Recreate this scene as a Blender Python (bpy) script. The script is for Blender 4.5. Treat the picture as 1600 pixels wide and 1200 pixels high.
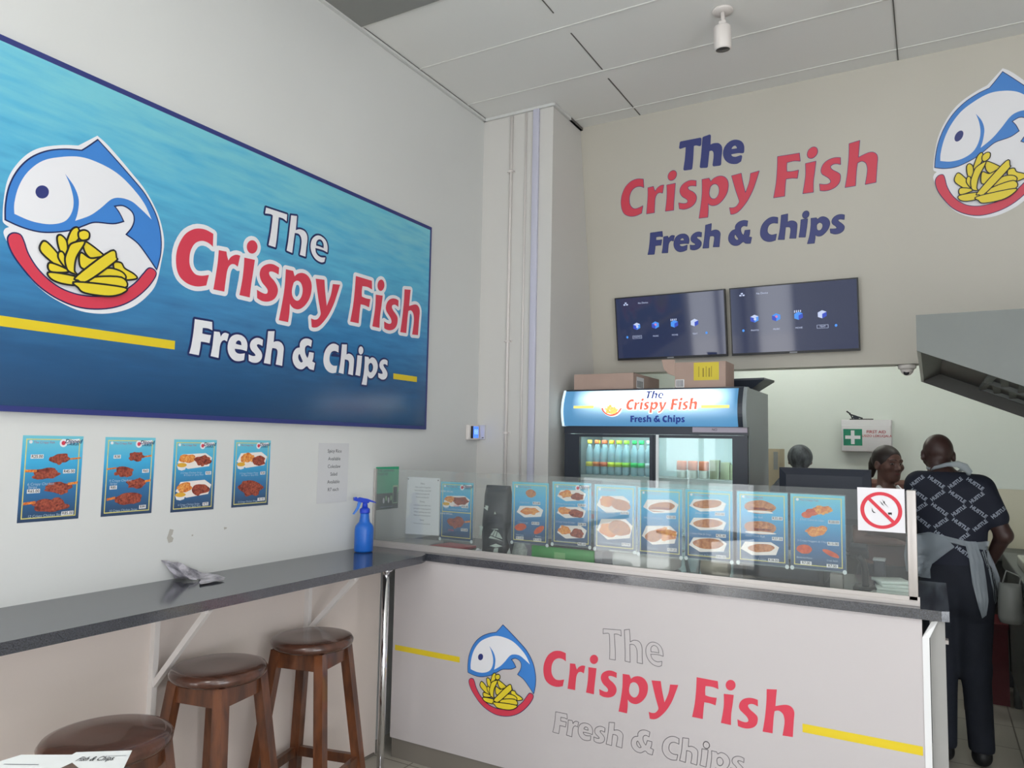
import bpy, bmesh, math, random
import numpy as np
from mathutils import Vector, Matrix
from mathutils.geometry import tessellate_polygon
from mathutils.bvhtree import BVHTree
random.seed(7)
for o in list(bpy.data.objects): bpy.data.objects.remove(o, do_unlink=True)
SC = bpy.context.scene
COL = SC.collection

# ------------------------------------------------------------------ camera
cam = bpy.data.cameras.new('camera'); camo = bpy.data.objects.new('camera', cam); COL.objects.link(camo)
_R = Vector((0.8690, 0.4943, 0.0192)); _F = Vector((-0.49406, 0.86572, 0.08038)); _U = _R.cross(_F).normalized(); _R = _F.cross(_U).normalized(); _F.normalize()
M = Matrix((( _R.x, _U.x, -_F.x, 0), (_R.y, _U.y, -_F.y, 0), (_R.z, _U.z, -_F.z, 1.68), (0, 0, 0, 1)))
camo.matrix_world = M
cam.sensor_fit = 'HORIZONTAL'; cam.sensor_width = 36.0; cam.lens = 25.811; cam.clip_start = 0.05; cam.clip_end = 100
SC.camera = camo

# ------------------------------------------------------------------ world, daylight, exposure
W = bpy.data.worlds.new('World'); SC.world = W; W.use_nodes = True
bg = W.node_tree.nodes['Background']; bg.inputs[0].default_value = (0.80, 0.90, 1.0, 1); bg.inputs[1].default_value = 1.5
def area(name, loc, rot, sx, sy, power, color):
    l = bpy.data.lights.new(name, 'AREA'); l.shape = 'RECTANGLE'; l.size = sx; l.size_y = sy; l.energy = power; l.color = color
    o = bpy.data.objects.new(name, l); COL.objects.link(o); o.location = loc; o.rotation_euler = rot; return o
# daylight outside the side door; shopfront lamps behind the camera are assumed, for brightness
area('assumed_daylight_shopfront', (1.6, -3.75, 1.85), (math.radians(90), 0, 0), 2.8, 3.5, 52, (0.98, 0.98, 1.0))
area('daylight_shopfront_left', (-2.35, -3.75, 1.85), (math.radians(90), 0, 0), 0.7, 3.5, 32, (0.98, 0.98, 1.0))
area('daylight_side_windows', (-3.05, -1.45, 1.35), (math.radians(90), 0, math.radians(-90)), 3.3, 2.5, 98, (0.98, 0.98, 1.0))
area('added_right_daylight', (3.6, -1.5, 1.5), (math.radians(90), 0, math.radians(90)), 3.3, 2.7, 138, (0.98, 0.98, 1.0))  # added on the right to brighten the left wall and cladding
sn = bpy.data.lights.new('sun', 'SUN'); sn.energy = 16; sn.angle = math.radians(1.0); sn.color = (1.0, 0.98, 0.95)
sno = bpy.data.objects.new('sun', sn); COL.objects.link(sno); sno.location = (0, -8, 8); sno.rotation_euler = (math.radians(24), 0, 0)  # sun added to bounce light off pavement and floor onto the ceiling
SC.view_settings.view_transform = 'Standard'; SC.view_settings.look = 'None'
SC.view_settings.exposure = 0.0; SC.view_settings.gamma = 1.0; SC.view_settings.use_curve_mapping = False

# ------------------------------------------------------------------ materials
def lin(c):
    r = []
    for v in c:
        v /= 255.0
        r.append(v / 12.92 if v <= 0.04045 else ((v + 0.055) / 1.055) ** 2.4)
    return tuple(r) + (1.0,)
MATS = {}
def mat(name, rgb, rough=0.6, metal=0.0, noise=0.0, nscale=8.0, spec=0.5, emis=None, estr=0.0, bump=0.0, bscale=60, rgb2=None, stretch=(1, 1, 1), trans=0.0, ior=1.45, coat=0.0, alpha=1.0, detail=3):
    if name in MATS: return MATS[name]
    m = bpy.data.materials.new(name); m.use_nodes = True; nt = m.node_tree; b = nt.nodes['Principled BSDF']
    b.inputs['Base Color'].default_value = lin(rgb); b.inputs['Roughness'].default_value = rough; b.inputs['Metallic'].default_value = metal
    b.inputs['Specular IOR Level'].default_value = spec; b.inputs['IOR'].default_value = ior
    b.inputs['Transmission Weight'].default_value = trans; b.inputs['Coat Weight'].default_value = coat; b.inputs['Alpha'].default_value = alpha
    if emis: b.inputs['Emission Color'].default_value = lin(emis); b.inputs['Emission Strength'].default_value = estr
    if noise or rgb2 or bump:
        tc = nt.nodes.new('ShaderNodeTexCoord'); mp = nt.nodes.new('ShaderNodeMapping'); mp.inputs['Scale'].default_value = stretch
        nt.links.new(tc.outputs['Object'], mp.inputs[0])
    if noise or rgb2:
        n = nt.nodes.new('ShaderNodeTexNoise'); n.inputs['Scale'].default_value = nscale; n.inputs['Detail'].default_value = detail; nt.links.new(mp.outputs[0], n.inputs[0])
        r = nt.nodes.new('ShaderNodeValToRGB'); nt.links.new(n.outputs['Fac'], r.inputs[0])
        a = lin(rgb); c2 = lin(rgb2) if rgb2 else tuple(v * (1 - noise) for v in a[:3]) + (1,)
        c1 = a if rgb2 else tuple(min(1, v * (1 + noise)) for v in a[:3]) + (1,)
        r.color_ramp.elements[0].position = 0.35; r.color_ramp.elements[1].position = 0.65
        r.color_ramp.elements[0].color = c2; r.color_ramp.elements[1].color = c1
        nt.links.new(r.outputs[0], b.inputs['Base Color'])
    if bump:
        n2 = nt.nodes.new('ShaderNodeTexNoise'); n2.inputs['Scale'].default_value = bscale; nt.links.new(mp.outputs[0], n2.inputs[0])
        bp = nt.nodes.new('ShaderNodeBump'); bp.inputs['Strength'].default_value = bump; bp.inputs['Distance'].default_value = 0.01
        nt.links.new(n2.outputs['Fac'], bp.inputs['Height']); nt.links.new(bp.outputs[0], b.inputs['Normal'])
    MATS[name] = m; return m
def ramp_mat(name, axis, lo, hi, stops, rough=0.35, estr=0.0, streak=0.0, spec=0.5, gloss_noise=False):
    """colour printed across an object between object-space lo..hi on one axis"""
    m = bpy.data.materials.new(name); m.use_nodes = True; nt = m.node_tree; b = nt.nodes['Principled BSDF']; b.inputs['Roughness'].default_value = rough
    b.inputs['Specular IOR Level'].default_value = spec
    tc = nt.nodes.new('ShaderNodeTexCoord'); sx = nt.nodes.new('ShaderNodeSeparateXYZ'); nt.links.new(tc.outputs['Object'], sx.inputs[0])
    mr = nt.nodes.new('ShaderNodeMapRange'); mr.inputs['From Min'].default_value = lo; mr.inputs['From Max'].default_value = hi
    nt.links.new(sx.outputs[axis], mr.inputs[0]); src = mr.outputs[0]
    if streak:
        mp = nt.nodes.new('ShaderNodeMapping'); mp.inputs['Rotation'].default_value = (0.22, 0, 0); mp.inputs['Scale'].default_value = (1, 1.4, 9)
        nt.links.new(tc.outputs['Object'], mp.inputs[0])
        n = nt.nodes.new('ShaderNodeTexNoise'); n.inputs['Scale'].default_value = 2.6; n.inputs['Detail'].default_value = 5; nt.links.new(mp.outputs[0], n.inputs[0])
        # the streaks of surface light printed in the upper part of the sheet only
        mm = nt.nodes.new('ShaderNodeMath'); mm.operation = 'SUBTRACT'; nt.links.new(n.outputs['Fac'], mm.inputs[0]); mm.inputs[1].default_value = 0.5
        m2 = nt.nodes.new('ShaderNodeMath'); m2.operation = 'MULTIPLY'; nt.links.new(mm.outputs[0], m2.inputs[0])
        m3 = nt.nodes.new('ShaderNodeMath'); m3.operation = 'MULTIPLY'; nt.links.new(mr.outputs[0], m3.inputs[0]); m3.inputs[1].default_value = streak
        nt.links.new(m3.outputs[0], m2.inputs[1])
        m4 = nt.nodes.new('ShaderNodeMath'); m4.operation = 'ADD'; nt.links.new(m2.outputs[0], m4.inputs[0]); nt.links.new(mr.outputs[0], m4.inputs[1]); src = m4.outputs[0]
    r = nt.nodes.new('ShaderNodeValToRGB'); nt.links.new(src, r.inputs[0]); el = r.color_ramp.elements
    el[0].position, el[0].color = stops[0][0], lin(stops[0][1]); el[1].position, el[1].color = stops[-1][0], lin(stops[-1][1])
    for p, c in stops[1:-1]:
        e = el.new(p); e.color = lin(c)
    nt.links.new(r.outputs[0], b.inputs['Base Color'])
    if estr: nt.links.new(r.outputs[0], b.inputs['Emission Color']); b.inputs['Emission Strength'].default_value = estr
    MATS[name] = m; return m
def glass_mat(name, tint, refl=1.0, haze=0.0, ior=1.5):
    m = bpy.data.materials.new(name); m.use_nodes = True; nt = m.node_tree; nt.nodes.remove(nt.nodes['Principled BSDF']); out = nt.nodes['Material Output']
    t = nt.nodes.new('ShaderNodeBsdfTransparent'); t.inputs[0].default_value = tuple(tint) + (1,)
    g = nt.nodes.new('ShaderNodeBsdfGlossy'); g.inputs['Roughness'].default_value = 0.02
    f = nt.nodes.new('ShaderNodeFresnel'); f.inputs['IOR'].default_value = ior
    mu = nt.nodes.new('ShaderNodeMath'); mu.operation = 'MULTIPLY'; mu.inputs[1].default_value = refl; nt.links.new(f.outputs[0], mu.inputs[0])
    mx = nt.nodes.new('ShaderNodeMixShader'); nt.links.new(mu.outputs[0], mx.inputs[0]); nt.links.new(t.outputs[0], mx.inputs[1]); nt.links.new(g.outputs[0], mx.inputs[2])
    last = mx
    if haze:  # milky haze mixed into the glass as white diffuse colour
        d = nt.nodes.new('ShaderNodeBsdfDiffuse'); d.inputs[0].default_value = (0.8, 0.82, 0.82, 1)
        m2 = nt.nodes.new('ShaderNodeMixShader'); m2.inputs[0].default_value = haze; nt.links.new(mx.outputs[0], m2.inputs[1]); nt.links.new(d.outputs[0], m2.inputs[2]); last = m2
    nt.links.new(last.outputs[0], out.inputs[0]); MATS[name] = m; return m

wall_white = mat('wall_white_paint', (212, 213, 211), 0.55, noise=0.02, nscale=1.2)
wall_col = mat('column_paint', (208, 206, 202), 0.5)
wall_beige = mat('beige_paint', (188, 184, 173), 0.4, noise=0.02, nscale=1.0)
wall_kitchen = mat('kitchen_paint', (220, 226, 219), 0.6)
kitchen_tile = mat('kitchen_tile', (206, 202, 180), 0.3)
ceil_m = mat('ceiling_board', (232, 232, 229), 0.8)
ceil_dark = mat('ceiling_panel_grey', (140, 141, 138), 0.8)
batten = mat('ceiling_batten', (222, 222, 218), 0.6)
gap_m = mat('dark_gap', (104, 102, 98), 0.9)
board = mat('cladding_board', (220, 208, 200), 0.5, noise=0.02, nscale=1.5)
white_metal = mat('white_painted_metal', (222, 216, 212), 0.4)
granite = mat('granite', (46, 48, 54), 0.12, rgb2=(74, 76, 84), noise=0.1, nscale=260, spec=0.9, ior=1.6, detail=2)
panel_white = mat('counter_panel_white', (192, 186, 186), 0.5)
panel_grey = mat('counter_end_grey', (150, 149, 146), 0.5)
plinth_m = mat('plinth_grey', (122, 116, 108), 0.4)
alu = mat('brushed_aluminium', (188, 182, 178), 0.35, metal=0.4)
chrome = mat('chrome', (225, 225, 228), 0.10, metal=1.0)
steel = mat('stainless_steel', (104, 108, 106), 0.5, metal=0.4, noise=0.03, nscale=3)
steel_dark = mat('dark_steel', (78, 78, 76), 0.45, metal=0.6)
wood = mat('varnished_wood', (112, 66, 40), 0.3, rgb2=(70, 40, 26), nscale=9, stretch=(3, 3, 0.7), coat=0.4, detail=4)
wood_seat = mat('varnished_seat_wood', (86, 54, 42), 0.24, rgb2=(62, 39, 31), nscale=7, stretch=(0.7, 4, 1), coat=0.5, detail=4)
red = mat('sign_red', (208, 62, 82), 0.4)
navy = mat('sign_navy', (48, 56, 118), 0.4)
navy_dark = mat('outline_navy', (28, 40, 92), 0.4)
white = mat('sign_white', (228, 228, 232), 0.4)
blue_c = mat('logo_blue', (62, 128, 204), 0.4)
yellow = mat('stripe_yellow', (222, 196, 40), 0.4)
fries_y = mat('fries_yellow', (226, 204, 50), 0.4)
ink = mat('ink_black', (26, 26, 30), 0.5)
grey_line = mat('outline_grey', (122, 118, 120), 0.5)
paper = mat('white_paper', (226, 226, 228), 0.6)
black_pl = mat('black_plastic', (22, 24, 30), 0.35)
black_soft = mat('charcoal_plastic', (34, 39, 50), 0.5)

# ------------------------------------------------------------------ mesh helpers
class MB:
    def __init__(s): s.v = []; s.f = []; s.m = []; s.mats = []; s.sm = []
    def mi(s, m):
        if m not in s.mats: s.mats.append(m)
        return s.mats.index(m)
    def raw(s, vs, fs, m, smooth=False):
        b = len(s.v); s.v += [Vector(v) for v in vs]; i = s.mi(m)
        for f in fs: s.f.append(tuple(b + k for k in f)); s.m.append(i); s.sm.append(smooth)
        return s
    def box(s, lo, hi, m, mx=None):
        x0, y0, z0 = lo; x1, y1, z1 = hi
        vs = [Vector(p) for p in ((x0,y0,z0),(x1,y0,z0),(x1,y1,z0),(x0,y1,z0),(x0,y0,z1),(x1,y0,z1),(x1,y1,z1),(x0,y1,z1))]
        if mx: vs = [mx @ v for v in vs]
        return s.raw(vs, [(0,3,2,1),(4,5,6,7),(0,1,5,4),(1,2,6,5),(2,3,7,6),(3,0,4,7)], m)
    def rbox(s, lo, hi, m, r=0.01, seg=3, mx=None):
        bm = bmesh.new(); bmesh.ops.create_cube(bm, size=1)
        c = [(a + b) / 2 for a, b in zip(lo, hi)]; d = [b - a for a, b in zip(lo, hi)]
        for v in bm.verts: v.co = Vector((c[0] + v.co.x * d[0], c[1] + v.co.y * d[1], c[2] + v.co.z * d[2]))
        bmesh.ops.bevel(bm, geom=list(bm.edges), offset=min(r, min(d) * .49), segments=seg, affect='EDGES', profile=0.5)
        bm.verts.index_update(); vs = [v.co.copy() for v in bm.verts]; fs = [tuple(v.index for v in f.verts) for f in bm.faces]; bm.free()
        if mx: vs = [mx @ v for v in vs]
        return s.raw(vs, fs, m, True)
    def beam(s, a, b, w, d, m, up=(0, 1, 0)):
        a = Vector(a); b = Vector(b); t = (b - a).normalized(); u = Vector(up); x = t.cross(u)
        if x.length < 1e-3: x = t.cross(Vector((1, 0, 0)))
        x.normalize(); y = x.cross(t).normalized(); vs = []
        for p in (a, b):
            for i, j in ((-1,-1),(1,-1),(1,1),(-1,1)): vs.append(p + x * (i * w / 2) + y * (j * d / 2))
        return s.raw(vs, [(0,1,2,3),(7,6,5,4),(0,4,5,1),(1,5,6,2),(2,6,7,3),(3,7,4,0)], m)
    def tube(s, pts, r, m, n=12, rs=None, caps=True):
        pts = [Vector(p) for p in pts]; b = []; prev = None; k = len(pts)
        for i, p in enumerate(pts):
            t = (pts[min(i + 1, k - 1)] - pts[max(i - 1, 0)]).normalized()
            if prev is None:
                x = t.cross(Vector((0, 0, 1)));
                if x.length < 1e-3: x = Vector((1, 0, 0))
            else: x = prev - t * prev.dot(t)
            x.normalize(); prev = x; y = t.cross(x); rr = rs[i] if rs else r
            for a in range(n):
                an = 2 * math.pi * a / n; b.append(p + x * (rr * math.cos(an)) + y * (rr * math.sin(an)))
        fs = []
        for i in range(k - 1):
            for a in range(n):
                c = (a + 1) % n; fs.append((i*n+a, i*n+c, (i+1)*n+c, (i+1)*n+a))
        if caps: fs.append(tuple(range(n))[::-1]); fs.append(tuple((k-1)*n+a for a in range(n)))
        return s.raw(b, fs, m, True)
    def lathe(s, c, prof, m, n=28, sx=1, sy=1, mx=None):
        vs = []; c = Vector(c)
        for r, z in prof:
            for a in range(n):
                an = 2*math.pi*a/n; vs.append(Vector((r*math.cos(an)*sx, r*math.sin(an)*sy, z)))
        if mx: vs = [mx @ v for v in vs]
        vs = [c + v for v in vs]; fs = []; k = len(prof)
        for i in range(k-1):
            for a in range(n):
                d = (a+1) % n; fs.append((i*n+a, i*n+d, (i+1)*n+d, (i+1)*n+a))
        fs.append(tuple(range(n))[::-1]); fs.append(tuple((k-1)*n+a for a in range(n)))
        return s.raw(vs, fs, m, True)
    def flat(s, loops, m, fn, lay=0):
        """planar polygon (first loop outer, others holes) placed by fn(u, v, layer)"""
        L = [[Vector((p[0], p[1], 0)) for p in l] for l in loops]; tr = tessellate_polygon(L)
        vs = [fn(p.x, p.y, lay) for l in L for p in l]
        return s.raw(vs, [tuple(t) for t in tr], m)
    def build(s, name, parent=None, loc=None, label=None, kind=None, category=None, group=None):
        base = Vector((0, 0, 0))
        if parent is not None: base = WORLD.get(parent.name, Vector((0, 0, 0)))
        elif loc is not None: base = Vector(loc)
        me = bpy.data.meshes.new(name); me.from_pydata([v - base for v in s.v], [], s.f)
        for m in s.mats: me.materials.append(m)
        me.polygons.foreach_set('material_index', s.m); me.polygons.foreach_set('use_smooth', s.sm); me.validate(); me.update()
        o = bpy.data.objects.new(name, me); COL.objects.link(o)
        if parent is not None: o.parent = parent; WORLD[o.name] = base
        else: o.location = base; WORLD[o.name] = base
        tag(o, label, category, group, kind); return o
WORLD = {}
def tag(o, label=None, category=None, group=None, kind=None):
    if label: o['label'] = label
    if category: o['category'] = category
    if group: o['group'] = group
    if kind: o['kind'] = kind
    return o
def thing(name, label, category, loc, group=None):
    o = bpy.data.objects.new(name, None); COL.objects.link(o); o.location = loc; o.empty_display_size = 0.05
    WORLD[o.name] = Vector(loc); return tag(o, label, category, group)
def copy_tree(o, loc=None, label=None, rotz=None):
    c = o.copy(); COL.objects.link(c)
    if loc is not None: c.location = loc
    if label: c['label'] = label
    if rotz is not None: c.rotation_euler = (0, 0, rotz)
    for ch in list(o.children):
        d = ch.copy(); COL.objects.link(d); d.parent = c
        for g2 in list(ch.children):
            e = g2.copy(); COL.objects.link(e); e.parent = d
    return c
def struct(name, mb): return mb.build(name, kind='structure')
def smooth_loop(L, sub=5):
    """list of ((u, v), corner) -> polyline, Catmull-Rom between smooth points"""
    n = len(L); out = []
    for i in range(n):
        p1, c1 = L[i]; p2, c2 = L[(i+1) % n]; p0 = L[i-1][0]; p3 = L[(i+2) % n][0]
        if c1: p0 = p1
        if c2: p3 = p2
        out.append(p1)
        if c1 and c2: continue
        for k in range(1, sub):
            t = k/sub; q = []
            for a in (0, 1):
                q.append(0.5*((2*p1[a]) + (-p0[a]+p2[a])*t + (2*p0[a]-5*p1[a]+4*p2[a]-p3[a])*t*t + (-p0[a]+3*p1[a]-3*p2[a]+p3[a])*t**3))
            out.append(tuple(q))
    return out
def area2(l): return sum(l[i-1][0]*l[i][1] - l[i][0]*l[i-1][1] for i in range(len(l)))
def offset(l, d):
    """grow a closed polyline by d (holes shrink when d is negated by the caller)"""
    s = 1 if area2(l) > 0 else -1; n = len(l); out = []
    for i in range(n):
        a = Vector(l[i-1]); b = Vector(l[i]); c = Vector(l[(i+1) % n]); e1 = (b-a); e2 = (c-b)
        if e1.length < 1e-9 or e2.length < 1e-9: out.append(tuple(b)); continue
        n1 = Vector((e1.y, -e1.x)).normalized()*s; n2 = Vector((e2.y, -e2.x)).normalized()*s
        h = n1+n2
        if h.length < 0.3: h = n1
        h.normalize(); k = 1/max(0.62, h.dot(n1)); out.append((b.x+h.x*d*k, b.y+h.y*d*k))
    return out
def parse(s):
    L = []
    for t in s.split():
        c = t.endswith('!'); x, y = t.rstrip('!').split(','); L.append(((int(x)/2000+1, int(y)/2000+1.5), c))
    return L
def ribbon(mb, loop, r, m, fn, lay):
    n = len(loop)
    for i in range(n):
        a = Vector(loop[i]); b = Vector(loop[(i+1) % n]); d = b-a
        if d.length < 1e-7: continue
        p = Vector((-d.y, d.x)).normalized()*r
        mb.raw([fn(*(a-p), lay), fn(*(b-p), lay), fn(*(b+p), lay), fn(*(a+p), lay)], [(0, 1, 2, 3)], m)
        mb.raw([fn(a.x+r*math.cos(k*math.pi/4+.39), a.y+r*math.sin(k*math.pi/4+.39), lay+.06) for k in range(8)], [tuple(range(8))], m)
_txt = {}
def text_geo(s, size=1.0, shear=0.0, bold=0.0, align='CENTER'):
    k = (s, shear, bold, align)
    if k not in _txt:
        cu = bpy.data.curves.new('t', 'FONT'); cu.body = s; cu.size = 1.0; cu.shear = shear; cu.offset = bold; cu.align_x = align; cu.align_y = 'CENTER'; cu.resolution_u = 3
        o = bpy.data.objects.new('t', cu); COL.objects.link(o)
        dg = bpy.context.evaluated_depsgraph_get(); me = o.evaluated_get(dg).to_mesh()
        _txt[k] = ([v.co.copy() for v in me.vertices], [tuple(p.vertices) for p in me.polygons])
        bpy.data.objects.remove(o, do_unlink=True); bpy.data.curves.remove(cu)
    vs, fs = _txt[k]; return [v*size for v in vs], fs
def put_text(mb, s, u, v, size, m, fn, lay=1, shear=0.0, bold=0.0, align='CENTER', xs=1.0):
    vs, fs = text_geo(s, size, shear, bold, align); mb.raw([fn(u+p.x*xs, v+p.y, lay) for p in vs], fs, m)
def ell(cx, cy, rx, ry, n=24): return [(cx+rx*math.cos(2*math.pi*i/n), cy+ry*math.sin(2*math.pi*i/n)) for i in range(n)]
def rect(x0, y0, x1, y1): return [(x0, y0), (x1, y0), (x1, y1), (x0, y1)]
def band(cx, cy, r0, r1, a0, a1, n=30):
    A = [math.radians(a0+(a1-a0)*i/n) for i in range(n+1)]
    return [(cx+r1*math.cos(a), cy+r1*math.sin(a)) for a in A]+[(cx+r0*math.cos(a), cy+r0*math.sin(a)) for a in reversed(A)]
def plane_fn(o, ux, vx, nx, step=0.0006):
    o = Vector(o); ux = Vector(ux); vx = Vector(vx); nx = Vector(nx)
    return lambda u, v, lay=0: o+ux*u+vx*v+nx*(step*(lay+1))
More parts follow.
